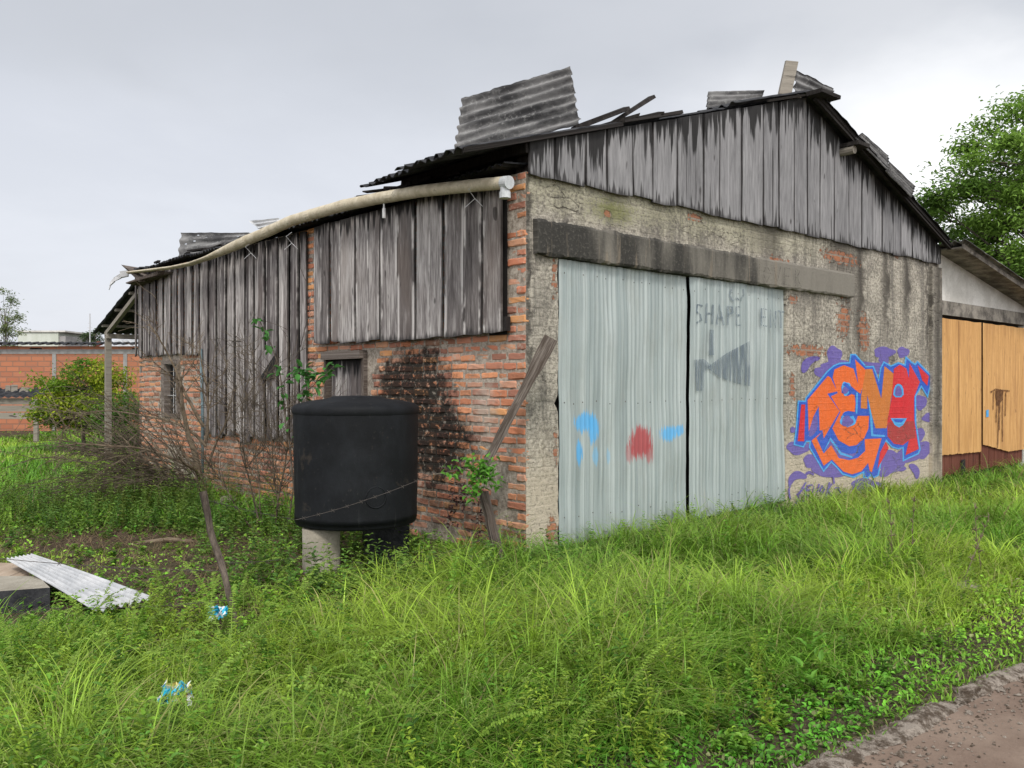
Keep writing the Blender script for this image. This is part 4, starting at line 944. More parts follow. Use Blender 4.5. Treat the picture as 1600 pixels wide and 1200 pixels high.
# ------------------------------------------------------------------ annex on the right
anx = thing('annex_shed', 'lean-to garage with white gable wall and orange plywood doors, right of the storehouse', 'garage', F.p(FU, 0))
x0 = FU+.003; x1 = F.inv(1603, 600)[0]; x2 = FU+6.0; zb = 2.70; zb2 = 2.93
mb = MB()
def rtop(s_): return 3.72-(s_-FU)*.165
mb.quad(F.p(x0, zb2, -.05), F.p(x2, zb2, -.05), F.p(x2, rtop(x2), -.05), F.p(x0, rtop(x0), -.05)); mb.box(F.p(x1+.03, 0, -.05), F.d*(x2-x1-.03), Z*zb, -F.n*.12); mb.build('white_wall', M['whitewall'], anx)
mb = MB(); mb.box(F.p(x0, zb, 0), F.d*(x2-x0), Z*(zb2-zb), -F.n*.15, jit=.004); mb.build('beam', M['concrete_dirty'], anx)
mb = MB(); mb.box(F.p(x0+.01, 3.70, .34), (F.d*(x2-x0)-Z*.165*(x2-x0)), Z*.025, -F.n*.5, jit=.002); mb.box(F.p(x0+.01, 3.69, .36), (F.d*(x2-x0)-Z*.165*(x2-x0)), Z*.10, -F.n*.02); mb.build('soffit', M['concrete_dirty'], anx)
mb = MB(); v_ = -.45; k = 0
dr = (F.d-Z*.165).normalized()
while v_ < 7: corr(mb, F.p(x0-.1, 3.80)+vd*v_, dr, vd, 6.2, 1.05, rag=.02, seed=300+k); v_ += .95; k += 1
mb.build('roof', M['roofing'], anx)
mb = MB(); q_ = F.p(x2, 0, -.1); mb.box(q_, vd*7, F.d*.12, Z*2.7); mb.box(F.p(x0+.1, 0, -.2)+vd*7, F.d*6, vd*.1, Z*2.6); mb.build('rear_wall', M['whitewall'], anx)
mb = MB(); mb.quad(F.p(x0, 0, -.14), F.p(x2, 0, -.14), F.p(x2, zb, -.14), F.p(x0, zb, -.14)); mb.build('dark_backing', M['black'], anx)
def plydoor(a, b, zcut, label):
    mb = MB(); n = 40; zlo = zcut
    idx = []
    for i in range(n+1):
        s_ = a+(b-a)*i/n
        zz = zlo(s_)+.02*nz(s_*14, 3); idx.append((mb.vert(F.p(s_, zz, -.02), (s_, zz)), mb.vert(F.p(s_, zb-.05+.012*nz(s_*3), -.02), (s_, zb)), mb.vert(F.p(s_, zz, -.04), (s_, zz))))
    for i in range(n): mb.face((idx[i][0], idx[i+1][0], idx[i+1][1], idx[i][1])); mb.face((idx[i][2], idx[i+1][2], idx[i+1][0], idx[i][0]))
    d = mb.build('plywood_door', M['ply'], anx); tag(d, label)
    mb = MB(); boards(mb, F, a, b, lambda s_: .12, lambda s_: zb-.1, .16, -.055, jz=.02, gap=.004); mb.build('door_boards', M['redboard'], d)
    return d
xm = F.inv(1536, 600)[0]
s_l, z_l = F.inv(1467, 712); s_m, z_m = F.inv(1535, 706)
d1 = plydoor(x0+.03, xm-.02, lambda s_: z_l+(z_m-z_l)*(s_-s_l)/(s_m-s_l), 'left plywood door with a dark gap cut in its red base')
s2, z2 = F.inv(1538, 690); s3, z3 = F.inv(1596, 703)
d2 = plydoor(xm+.05, x1-.02, lambda s_: z2-.05+(z3-z2+.05)*min(1, max(0, (s_-s2)/(s3-s2)*1.5)), 'right plywood door with dark rust runs')
mb = MB(); mb.box(F.p(F.inv(1500, 600)[0], z_l+.02, -.021), F.d*.012, Z*(zb-z_l-.09), F.n*.003); mb.build('sheet_joint', M['rust'], d1)
mb = MB(); mb.box(F.P(1502, 745, -.03), F.d*.16, Z*.28, F.n*.003); mb.build('cut_gap', M['black'], d1)
mb = MB(); random.seed(9)
for x, y0, y1 in ((1553, 612, 640), (1558, 610, 660), (1563, 608, 672), (1567, 611, 690), (1561, 625, 700), (1572, 612, 650)): stroke(mb, F, [(x, y0), (x-.6, (y0+y1)/2), (x-2+random.random()*2, y1)], 1.6, -.012+OFFC[0]*.0002); OFFC[0] += 1
stroke(mb, F, [(1548, 613), (1556, 608), (1566, 610), (1578, 611)], 2.6, -.0095); poly(mb, F, [(1555, 610), (1568, 609), (1567, 624), (1560, 634), (1556, 624)], -.009); mb.build('rust_runs', M['rustthin'], d2)
mb = MB(); poly(mb, F, [(1541, 641), (1545, 640), (1545, 651), (1541, 652)], -.012); mb.build('blue_dab', M['p_cyan'], d2)

# ------------------------------------------------------------------ tank and supports
tc = gnd(557, 7.2); tcx, tcy = tc.x, tc.y
tank = thing('water_tank', 'black round plastic water tank raised beside the brick wall', 'tank', (tcx, tcy, .41))
def lathe(mb, cx, cy, prof, seg=64, wob=0, col=(0, 0, 0)):
    rings = []
    for r_, z_ in prof: rings.append([mb.vert((cx+r_*math.cos(2*math.pi*k/seg)*(1+wob*nz(3*math.cos(2*math.pi*k/seg), 3*math.sin(2*math.pi*k/seg), z_*3)), cy+r_*math.sin(2*math.pi*k/seg)*(1+wob*nz(3*math.cos(2*math.pi*k/seg), 3*math.sin(2*math.pi*k/seg), z_*3)), z_), (k/seg*3, z_), col) for k in range(seg)])
    for i in range(len(prof)-1):
        for k in range(seg): mb.face((rings[i][k], rings[i][(k+1) % seg], rings[i+1][(k+1) % seg], rings[i+1][k]))
mb = MB(); R0 = .525
prof = [(.001, .41), (.48, .41), (.505, .415), (.515, .43), (.52, .46)]+[(R0-.006+.014*f+.0015*math.cos(f*22), .46+.90*f) for f in [i/24 for i in range(25)]]
lathe(mb, tcx, tcy, prof, wob=.006); mb.build('tank_body', M['tank'], tank, smooth=True)
mb = MB(); prof = [(.533, 1.345), (.540, 1.36), (.540, 1.395), (.530, 1.412), (.50, 1.43), (.40, 1.455), (.25, 1.475), (.22, 1.487), (.20, 1.495), (.05, 1.50), (.001, 1.50)]
lathe(mb, tcx, tcy, prof, wob=.01); mb.build('tank_lid', M['tank'], tank, smooth=True)
mb = MB(); ang = R(-62)
c0 = Vector((tcx+.515*math.cos(ang), tcy+.515*math.sin(ang), .68)); nn = Vector((math.cos(ang), math.sin(ang), 0)); t1 = Vector((-nn.y, nn.x, 0))
ring = [c0+t1*.085*math.cos(a)+Z*.085*math.sin(a)+nn*.004 for a in [2*math.pi*i/24 for i in range(25)]]; mb.tube(ring, .006, 6, cap=False); mb.build('tank_flange', M['tank'], tank, smooth=True)
mb = MB(); pc = gnd(502, 6.95); lathe(mb, pc.x, pc.y, [(.001, -.1), (.155, -.1), (.158, .1), (.155, .25), (.156, .40), (.14, .405), (.001, .406)], 28, .03)
tag(mb.build('concrete_pipe', M['concrete'], None, origin=(pc.x, pc.y, 0), smooth=True), 'round pale concrete pipe standing upright as the near support of the black tank', 'support')
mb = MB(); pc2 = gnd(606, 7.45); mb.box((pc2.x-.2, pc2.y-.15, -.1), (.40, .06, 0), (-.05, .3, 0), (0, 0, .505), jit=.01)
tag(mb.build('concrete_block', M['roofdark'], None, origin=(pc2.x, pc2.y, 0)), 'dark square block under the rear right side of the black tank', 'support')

# ------------------------------------------------------------------ prop, posts, wires
def pole(name, label, cat, pts, r0, r1, mat='plank', group=None, sq=True):
    mb = MB(); n = 12; P = []; Rr = []
    a, b = Vector(pts[0]), Vector(pts[-1])
    for i in range(n+1):
        f = i/n; k = f*(len(pts)-1); j = min(int(k), len(pts)-2); p = Vector(pts[j]).lerp(Vector(pts[j+1]), k-j)
        p += Vector((.012*nz(f*4, r0*99), .012*nz(f*4, 7, r0*50), 0)); P.append(p); Rr.append((r0+(r1-r0)*f)*(1+.12*nz(f*9, 3)))
    mb.tube(P, Rr, 9 if not sq else 6, col=(random.random(), 9, 9)); o = mb.build(name, M[mat], None, origin=a, smooth=not sq); tag(o, label, cat, group); return o
mb = MB(); a, b = L.P(750, 742, .42), L.P(861, 528, .03); d = b-a
pd = d.normalized(); sdv = pd.cross(Vector((0, 1, 0))).normalized()
n = 10; rows = []
for i in range(n+1):
    f = i/n; p = a+d*f; wd = .034+.016*(f > .78)+.012*f+.006*nz(f*5, 2); dep = .035
    rows.append([mb.vert(p+sdv*(sx*wd+.006*nz(f*7, sx))+Vector((0, 1, 0))*(sy*dep), (sx*wd, f*2), (.4, 9, 9)) for sx, sy in ((-1, -1), (1, -1), (1, 1), (-1, 1))])
for i in range(n):
    for k in range(4): mb.face((rows[i][k], rows[i][(k+1) % 4], rows[i+1][(k+1) % 4], rows[i+1][k]))
mb.face(rows[0]); mb.face(rows[-1][::-1])
tag(mb.build('leaning_plank', M['plank'], None, origin=a), 'long weathered plank leaning diagonally against the brick corner', 'plank')
pole('fence_post', 'short dark wooden post leaning below the diagonal plank at the brick corner', 'post', [gnd(792, 6.85, -.1), at(756, 768, 6.95)], .050, .040, 'plank')
pole('fence_post', 'crooked thin wooden post with barbed wire in the left foreground', 'post', [gnd(382, 4.98, -.05), at(352, 900, 4.98), at(330, 830, 5.0), at(317, 768, 5.02)], .018, .022, 'postbark', sq=True)
def wire(name, label, pts, sag=.02, barbs=True, r_=.0022):
    mb = MB(); P = []
    for (a, b) in zip(pts, pts[1:]):
        a, b = Vector(a), Vector(b)
        for k in range(10): f = k/10; P.append(a.lerp(b, f)-Z*sag*4*f*(1-f))
    P.append(Vector(pts[-1])); mb.tube(P, r_, 5)
    if barbs:
        for i in range(1, len(P)-1, 2):
            p = P[i]; mb.tube([p-Vector((.012, 0, .012)), p+Vector((.012, 0, .012))], r_*.8, 4); mb.tube([p-Vector((-.012, 0, .012)), p+Vector((-.012, 0, .012))], r_*.8, 4)
    tag(mb.build(name, M['wire'], None, origin=pts[0]), label, 'wire')
fp = lambda f: gnd(382, 4.98).lerp(at(317, 768, 5.02), f)
wire('barbed_wire', 'upper barbed wire running from the crooked post left across the yard', [at(-150, 855, 5.3), fp(.50)], .03)
wire('barbed_wire', 'lower barbed wire running from the crooked post left above the tin sheet', [at(-150, 1010, 5.3), at(60, 950, 5.2), fp(.32)], .02)
wire('barbed_wire', 'barbed wire stretched across the front of the black tank to the leaning post', [fp(.95), at(463, 812, 6.2), at(575, 780, 6.45), at(680, 738, 6.8), at(757, 775, 6.93)], .01)
wire('barbed_wire', 'low barbed wire passing in front of the concrete pipe support', [fp(.55), at(474, 868, 6.3), at(530, 875, 6.4), at(640, 880, 6.6), at(770, 835, 6.85)], .015)

# ------------------------------------------------------------------ litter, sheet pile, bricks
pile = MB(); a, b, c, d = at(10, 874, 6.35), at(150, 955, 5.45), at(240, 934, 5.75), at(50, 867, 6.6)
A_, B_, C_, D_ = a, b, c, d; mb = MB(); nb = 60; na = 10; tp = []; bt = []
for j in range(nb+1):
    g = j/nb
    for i in range(na+1):
        f = i/na; p = A_.lerp(B_, f).lerp(D_.lerp(C_, f), g)+Z*(.014*math.sin(g*2*math.pi*6.5)+.02*f*(1-f)); tp.append(mb.vert(p, (f, g))); bt.append(mb.vert(p-Z*.004, (f, g)))
for j in range(nb):
    for i in range(na): p = j*(na+1)+i; q_ = p+na+1; mb.face((tp[p], tp[p+1], tp[q_+1], tp[q_])); mb.face((bt[p], bt[q_], bt[q_+1], bt[p+1]))
tag(mb.build('zinc_sheet', M['zinc'], None, origin=B_, smooth=True), 'bright ribbed zinc sheet lying across rubble in the left grass', 'metal sheet')
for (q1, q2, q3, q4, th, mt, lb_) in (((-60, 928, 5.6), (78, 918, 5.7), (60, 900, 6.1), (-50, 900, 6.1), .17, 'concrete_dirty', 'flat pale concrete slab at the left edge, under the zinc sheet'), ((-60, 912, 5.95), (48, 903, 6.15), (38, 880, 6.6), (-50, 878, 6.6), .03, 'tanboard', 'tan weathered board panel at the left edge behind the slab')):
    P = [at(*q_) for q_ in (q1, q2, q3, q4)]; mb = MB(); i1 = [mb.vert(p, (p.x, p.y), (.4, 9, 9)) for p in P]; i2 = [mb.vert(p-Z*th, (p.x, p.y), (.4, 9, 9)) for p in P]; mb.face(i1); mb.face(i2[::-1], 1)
    for k in range(4): mb.face((i1[k], i2[k], i2[(k+1) % 4], i1[(k+1) % 4]), 1)  # pale top, near-black sides: their shade is put into the material
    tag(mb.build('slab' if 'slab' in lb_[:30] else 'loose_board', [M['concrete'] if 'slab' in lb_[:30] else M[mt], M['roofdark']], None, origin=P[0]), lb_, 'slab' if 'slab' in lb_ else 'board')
for i, (x, zz, lb_) in enumerate(((340, .0, 'lower loose brick of the pair at the foot of the wall'), (344, .075, 'upper loose brick of the pair at the foot of the wall'), (358, 0, 'single loose brick beside the pair at the foot of the wall'))):
    p = gnd(x, 10.6, zz+.02); mb = MB(); mb.box(p, (.2, .04*(i-1), 0), (-.02, .1, 0), (0, 0, .07), jit=.004, col=(.42, .24, .12)); tag(mb.build('loose_brick', [M['concrete']], None, origin=p), lb_, 'brick', 'loose bricks by the wall')
def crumple(name, label, c, sx, sy, mats, seed):
    mb = MB(); n = 14; random.seed(seed)
    for j in range(n+1):
        for i in range(n+1):
            x, y = (i/n-.5)*sx, (j/n-.5)*sy; r_ = math.hypot(x/sx, y/sy)
            mb.vert(Vector(c)+Vector((x*(1+.3*nz(y*20, seed)), .25*y, .9*y*(1 if y > 0 else .9)))+Vector((.01*nz(i*.7, j*.7, seed), .05*nz(i*.5, j*.6, seed+3), .03*nz(i*.5, j*.5, seed+7))), (i/n, j/n))
    for j in range(n):
        for i in range(n):
            g = nz(i*.17+seed, j*.17, 2); mi = 0 if g > .12 else (1 if g > -.12 else 2); a = j*(n+1)+i
            if math.hypot(i-n/2+.5, j-n/2+.5) > n*.62: continue
            mb.face((a, a+1, a+n+2, a+n+1), mi)
    tag(mb.build(name, mats, None, origin=c), label, 'litter')
M['lb'] = mat_simple('cyan_film', (.03, .42, .62), (.05, .50, .70), 9, .35); M['ly'] = mat_simple('yellow_film', (.60, .52, .18), (.70, .62, .26), 9, .35); M['lw'] = mat_simple('white_film', (.66, .67, .68), (.76, .76, .76), 9, .35)
crumple('snack_wrapper', 'crumpled blue and white plastic wrapper beside the crooked post', at(341, 957, 4.95), .11, .07, [M['lw'], M['lb'], M['lb']], 3)
crumple('snack_wrapper', 'crumpled cyan and yellow wrapper deep in the foreground grass', at(276, 1084, 3.55), .13, .10, [M['lb'], M['lw'], M['ly']], 8)
mb = MB(); p = at(1522, 938, 6.15); mb.box((p.x-.15, p.y, .02), (.28, .12, .02), (-.05, .1, 0), (0, 0, .05), jit=.015); tag(mb.build('stone', M['kerb'], None, origin=(p.x, p.y, 0)), 'pale flat stone in the grass at the right edge of the frame', 'stone')
p = gnd(1520, 4.25); mb = MB(); mb.box((p.x-.05, p.y, .0), (.11, .02, .02), (-.02, .05, 0), (0, 0, .025), jit=.01); tag(mb.build('stone', M['kerb'], None, origin=(p.x, p.y, 0)), 'small chip of concrete lying on the road beside the kerb', 'stone')
mb = MB(); p = gnd(215, 8.2, .03); mb.tube([p, p+Vector((.3, .03, .03)), p+Vector((.62, 0, .01))], [.02, .025, .015], 7, col=(.3, 9, 9)); tag(mb.build('dead_branch', M['twig'], None, origin=p), 'straight dead branch lying on the bare soil behind the crooked post', 'branch')

# ------------------------------------------------------------------ leaves, grass (numpy)
def inside_poly(x, y, poly_):
    r_ = np.zeros(len(x), bool); n = len(poly_)
    for i in range(n):
        x1_, y1_ = poly_[i]; x2_, y2_ = poly_[(i+1) % n]
        c = ((y1_ > y) != (y2_ > y)) & (x < (x2_-x1_)*(y-y1_)/(y2_-y1_+1e-12)+x1_); r_ ^= c
    return r_
foot = [tuple((A0+un*.03+vn*.05)[:2]), tuple((F.p(x2, 0, .03))[:2]), tuple((F.p(x2, 0)+vd*9)[:2]), tuple((L.p(BV, 0, .05))[:2])]
def vnoise(x, y, sc, seed=0):
    """smooth value noise, vectorised"""
    x = x*sc+seed*17.3; y = y*sc+seed*5.1; xi = np.floor(x); yi = np.floor(y); fx = x-xi; fy = y-yi; fx = fx*fx*(3-2*fx); fy = fy*fy*(3-2*fy)
    def h(a, b): v = np.sin(a*127.1+b*311.7+seed*7.7)*43758.5453; return v-np.floor(v)
    return (h(xi, yi)*(1-fx)+h(xi+1, yi)*fx)*(1-fy)+(h(xi, yi+1)*(1-fx)+h(xi+1, yi+1)*fx)*fy
def blades(X, Y, Z0, H, W, az, bend, C, seg=5, tipc=None, lean=None):
    n = len(X); t_ = np.linspace(0, 1, seg+1)[None, :]
    dx, dy = np.cos(az)[:, None], np.sin(az)[:, None]
    B = bend[:, None]; Hh = H[:, None]
    ln_ = (0 if lean is None else lean[:, None])
    out = Hh*(B*t_**2.2*.85+ln_*t_); up = Hh*(t_-B*.42*t_**3.0)
    wdt = W[:, None]*np.clip(1.15*(1-t_)**.55, .06, 1)*np.where(t_ < .12, .7, 1); px_, py_ = -dy, dx
    V = np.zeros((n, seg+1, 2, 3), np.float32)
    for k, sg in enumerate((-.5, .5)):
        V[:, :, k, 0] = X[:, None]+dx*out+px_*wdt*sg; V[:, :, k, 1] = Y[:, None]+dy*out+py_*wdt*sg; V[:, :, k, 2] = Z0[:, None]+up
    Cc = np.repeat(np.repeat(C[:, None, None, :], seg+1, 1), 2, 2)
    if tipc is not None: Cc = Cc*(1-(t_**2)[:, :, None, None]*.5)+tipc[:, None, None, :]*(t_**2)[:, :, None, None]*.5
    base = (np.arange(n)*(seg+1)*2)[:, None]; q_ = np.arange(seg)[None, :]*2
    Q = np.stack([base+q_, base+q_+1, base+q_+3, base+q_+2], -1).reshape(-1, 4)
    return V.reshape(-1, 3), Q, Cc.reshape(-1, 3)
def leaves(P, D, N_, Ln, Wd, C, fold=.25):
    """one folded leaf = two quads (base, side, tip side..) P (n,3) base, D dir, N_ normal"""
    D = D/np.linalg.norm(D, axis=1, keepdims=True); Sd = np.cross(D, N_); Sd /= (np.linalg.norm(Sd, axis=1, keepdims=True)+1e-9); Nn = np.cross(Sd, D)
    L_, W_ = Ln[:, None], Wd[:, None]; n = len(P)
    V = np.zeros((n, 7, 3), np.float32)
    V[:, 0] = P; V[:, 1] = P+D*L_*.5-Nn*L_*.02; V[:, 2] = P+D*L_-Nn*L_*.18
    V[:, 3] = P+D*L_*.32+Sd*W_*.5+Nn*W_*fold; V[:, 4] = P+D*L_*.68+Sd*W_*.42+Nn*W_*fold*.6
    V[:, 5] = P+D*L_*.32-Sd*W_*.5+Nn*W_*fold; V[:, 6] = P+D*L_*.68-Sd*W_*.42+Nn*W_*fold*.6
    b = (np.arange(n)*7)[:, None]
    Q = np.concatenate([b+np.array([[0, 3, 1, 1]]), b+np.array([[3, 4, 2, 1]]), b+np.array([[0, 1, 5, 5]]), b+np.array([[1, 2, 6, 5]])], 0)
    T = np.concatenate([b+np.array([[0, 3, 1]]), b+np.array([[3, 4, 1]]), b+np.array([[4, 2, 1]]), b+np.array([[0, 1, 5]]), b+np.array([[1, 6, 5]]), b+np.array([[1, 2, 6]])], 0)
    return V.reshape(-1, 3), T, np.repeat(C, 7, 0)
def merge(parts):
    Vs, Qs, Cs, o = [], [], [], 0
    for V, Q, C in parts: Vs.append(V); Qs.append(Q+o); Cs.append(C); o += len(V)
    return np.concatenate(Vs), np.concatenate(Qs), np.concatenate(Cs)
U = rng.uniform
def scatter(n, ymin, ymax, xm=.68, pw=1.0):
    """points with density falling with depth, over the visible wedge plus margin"""
    y = ymin*(ymax/ymin)**(U(0, 1, n)**pw); x = U(-xm, xm, n)*y*1.0+U(-.3, .3, n); return x, y
def kd_np(x, y): return (x-K0.x)*kn.x+(y-K0.y)*kn.y
def keep_mask(x, y, kmin=.02):
    m_ = ~inside_poly(x, y, foot) & (kd_np(x, y) > kmin)
    m_ &= (x-pc.x)**2+(y-pc.y)**2 > .17**2
    return m_
def bare(x, y):
    b1 = np.exp(-(((x+3.6)/1.2)**2+((y-8.2)/.5)**2)); b2 = np.exp(-(((x+2.6)/.9)**2+((y-7.2)/.5)**2)); b3 = np.exp(-(((x+1.95)/.45)**2+((y-5.2)/.35)**2))
    return np.clip(b1*.95+b2*.7+b3*.8, 0, 1)
def zone(x, y):
    """grass height by place"""
    k = kd_np(x, y); dF = -((x-A0.x)*un.x+(y-A0.y)*un.y)  # minus distance to front wall
    front = (x*1.0 > A0.x-.4-(7.4-y)*.42)
    h = np.where(front, .255, np.where(y < 5.3, .24, .15)); h = h*(.55+.9*vnoise(x, y, 1.3, 1))
    h *= np.clip((k-.05)/1.0, .22, 1)
    h = np.where(y > 9.5, h*.95, h)
    h *= np.where((~front) & (y > 5.6), .55, 1)
    h *= 1-.75*bare(x, y)
    h *= 1-.72*np.exp(-(((x+3.3)/1.0)**2+((y-5.9)/.85)**2)**2)
    h *= 1-.5*np.exp(-(((x+1.6)/.35)**2+((y-3.7)/.25)**2))
    return h, front
def gcol(x, y, n, dark=0):
    a = vnoise(x, y, .8, 3)[:, None]; b = U(0, 1, (n, 1)); c = vnoise(x, y, 3.5, 4)[:, None]
    a = np.clip((a-.2)/.6, 0, 1); base = np.array([.145, .345, .032])*(1-a)+np.array([.37, .54, .055])*a
    base = base*(.55+.75*b)*(.75+.5*c)
    base = np.where(b > .90, np.array([.36, .31, .14])*(.7+.4*a), base)
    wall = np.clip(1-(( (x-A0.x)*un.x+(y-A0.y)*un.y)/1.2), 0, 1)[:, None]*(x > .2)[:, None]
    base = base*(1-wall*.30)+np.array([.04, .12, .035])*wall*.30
    return base
parts = []
# dense short undergrowth + tall arching blades
n = 125000; x, y = scatter(n, 2.3, 30, .72); m_ = keep_mask(x, y); x, y = x[m_], y[m_]; n = len(x)
h, fr = zone(x, y); keep = U(0, 1, n) > bare(x, y)*.93; x, y, h = x[keep], y[keep], h[keep]; n = len(x)
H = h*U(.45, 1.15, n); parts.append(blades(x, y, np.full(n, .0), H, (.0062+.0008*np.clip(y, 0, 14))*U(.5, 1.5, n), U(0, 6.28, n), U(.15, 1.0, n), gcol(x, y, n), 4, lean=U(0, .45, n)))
# tufts of tall, strongly arching grass
nt_ = 7000; tx, ty = scatter(nt_, 2.4, 14, .68); m_ = keep_mask(tx, ty, .55); tx, ty = tx[m_], ty[m_]; h, fr = zone(tx, ty)
kp = U(0, 1, len(tx)) < np.where(fr, .95, .28)*(1-bare(tx, ty)); tx, ty, h = tx[kp], ty[kp], h[kp]
kk = 16; x = np.repeat(tx, kk)+rng.normal(0, .035, len(tx)*kk); y = np.repeat(ty, kk)+rng.normal(0, .035, len(tx)*kk); n = len(x)
m_ = keep_mask(x, y); hh = np.repeat(h*U(1.1, 1.7, len(tx))*np.where(U(0, 1, len(tx)) < .25, 1.35, 1), kk)*U(.55, 1.1, n); wind = np.repeat(U(0, 6.28, len(tx)), kk)+rng.normal(0, 1.1, n)
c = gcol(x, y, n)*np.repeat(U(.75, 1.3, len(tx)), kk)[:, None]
x, y, hh, wind, c = x[m_], y[m_], hh[m_], wind[m_], c[m_]; n = len(x)
parts.append(blades(x, y, np.full(n, .0), hh, (.0046+.0006*y)*U(.6, 1.5, n), wind, U(.4, 1.4, n), c, 6, np.tile(np.array([[.30, .40, .07]]), (n, 1)), lean=U(0, .3, n)))
n = 60000; x = U(-14, -2.5, n); y = U(9, 28, n); m_ = keep_mask(x, y) & (x/y > -.75) & (x/y < -.2); x, y = x[m_], y[m_]; n = len(x)
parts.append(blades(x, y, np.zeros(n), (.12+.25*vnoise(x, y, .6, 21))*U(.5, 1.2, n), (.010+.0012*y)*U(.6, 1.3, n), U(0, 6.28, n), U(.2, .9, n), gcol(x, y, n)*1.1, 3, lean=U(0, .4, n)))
V, Q, C = merge(parts)
g = npmesh('grass', V, Q, C, M['grass'], smooth=True); tag(g, kind='stuff', label='tall green meadow grass around the storehouse')
# seed stalks with little spikelets
parts = []; ns = 1500; sx, sy = scatter(ns, 2.6, 9, .66); m_ = keep_mask(sx, sy, .6); sx, sy = sx[m_], sy[m_]; h, fr = zone(sx, sy); kp = fr | (U(0, 1, len(sx)) < .4); sx, sy, h = sx[kp], sy[kp], h[kp]; n = len(sx)
az = U(0, 6.28, n); H = h*U(1.3, 2.0, n); bd_ = U(.4, 1.1, n); cs = np.tile(np.array([[.22, .30, .08]]), (n, 1))*U(.7, 1.2, (n, 1))
lf = []
b1 = blades(sx, sy, np.zeros(n), H, np.full(n, .0025)+.0003*sy, az, bd_, cs, 6)
for j in range(9):
    t_ = .55+.05*j; o_ = H*bd_*t_**2.2*.85; up = H*(t_-bd_*.42*t_**3); P = np.stack([sx+np.cos(az)*o_, sy+np.sin(az)*o_, up], 1)
    D = np.stack([np.cos(az)+U(-.9, .9, n), np.sin(az)+U(-.9, .9, n), U(.1, .9, n)], 1); lf.append(leaves(P, D, np.tile(np.array([[0, 0, 1.]]), (n, 1))+U(-.3, .3, (n, 3)), np.full(n, .022), np.full(n, .006), cs*np.array([[1.25, 1.2, 1.1]])))
V, Q, C = b1; o = npmesh('seed_grass', V, Q, C, M['grass']); tag(o, kind='stuff', label='arching seed stalks above the grass')
V, Q, C = merge(lf); o2 = npmesh('seed_spikes', V, Q, C, M['grass'], o)
# broadleaf weeds: stalks with whorls of leaves
def weeds(name, label, cx, cy, hgt, lsz, colr, per=11, wr=.45):
    n = len(cx); lf = []; st = []
    az = U(0, 6.28, n); bd_ = U(0, .35, n); st.append(blades(cx, cy, np.zeros(n), hgt, np.full(n, .004), az, bd_, colr*.8, 4))
    for j in range(per):
        t_ = .12+.86*j/(per-1); o_ = hgt*bd_*t_**2.2*.85; up = hgt*(t_-bd_*.42*t_**3)
        P = np.stack([cx+np.cos(az)*o_, cy+np.sin(az)*o_, up], 1); a = j*2.4+U(-.5, .5, n)+az
        for s_ in (0, math.pi):
            D = np.stack([np.cos(a+s_), np.sin(a+s_), U(.0, .75, n)], 1); Nn = np.tile(np.array([[0, 0, 1.]]), (n, 1))+U(-.35, .35, (n, 3))
            lf.append(leaves(P, D, Nn, lsz*U(.6, 1.2, n)*(1.15-.6*t_), lsz*wr*U(.8, 1.2, n)*(1.1-.5*t_), colr*U(.75, 1.3, (n, 1))))
    V, Q, C = merge(st); o = npmesh(name, V, Q, C, M['leaf']); tag(o, kind='stuff', label=label)
    V, Q, C = merge(lf); npmesh('weed_leaves', V, Q, C, M['leaf'], o)
n = 3600; x, y = scatter(n, 2.5, 11, .68); m_ = keep_mask(x, y, .25); x, y = x[m_], y[m_]; h, fr = zone(x, y)
kp = U(0, 1, len(x)) < np.where(fr, .28+.5*(vnoise(x, y, .9, 14) > .62), .95)*(1-bare(x, y)); x, y, h = x[kp], y[kp], h[kp]; n = len(x)
weeds('leafy_weeds', 'broad leaved green weeds among the grass', x, y, np.clip(h*U(.9, 1.6, n), .08, .5), U(.035, .075, n), (np.array([[.10, .24, .03]])+np.array([[.09, .08, 0]])*U(0, 1, (n, 1)))*U(.6, 1.4, (n, 1)))
n = 1100; x = U(-2.6, 1.4, n); y = U(2.4, 5.5, n); m_ = keep_mask(x, y, .3); x, y = x[m_], y[m_]; n = len(x); sel = U(0, 1, n) < vnoise(x, y, 1.2, 9)*.9; x, y = x[sel], y[sel]; n = len(x)
weeds('yellow_green_weeds', 'yellow green narrow leaved weeds in the near grass', x, y, U(.2, .42, n), U(.03, .06, n), np.array([[.24, .34, .035]])*U(.7, 1.3, (n, 1)), 16, .3)
# arching feathery weeds in the left foreground
n = 150; x = U(-3.0, .6, n); y = U(3.2, 6.0, n); m_ = keep_mask(x, y, .4); x, y = x[m_], y[m_]; n = len(x); az = U(-.9, 1.2, n)+np.where(U(0, 1, n) < .35, 2.6, 0); H = U(.38, .72, n); bd_ = U(.5, 1.15, n); colr = np.array([[.22, .34, .05]])*U(.7, 1.25, (n, 1))
V, Q, C = blades(x, y, np.zeros(n), H, np.full(n, .006), az, bd_, colr*.8, 8); o = npmesh('feathery_weeds', V, Q, C, M['leaf']); tag(o, kind='stuff', label='arching feathery weeds in the foreground'); lf = []
for j in range(30):
    t_ = .25+.75*j/29; o_ = H*bd_*t_**2.2*.85; up = H*(t_-bd_*.42*t_**3); P = np.stack([x+np.cos(az)*o_, y+np.sin(az)*o_, up], 1)
    for sg in (-1, 1): D = np.stack([np.cos(az+sg*1.2), np.sin(az+sg*1.2), U(-.1, .5, n)], 1); lf.append(leaves(P, D, np.tile(np.array([[0, 0, 1.]]), (n, 1))+U(-.3, .3, (n, 3)), U(.022, .04, n)*(1.2-.6*t_), U(.010, .016, n), colr*U(.8, 1.2, (n, 1))))
V, Q, C = merge(lf); npmesh('weed_leaves', V, Q, C, M['leaf'], o)
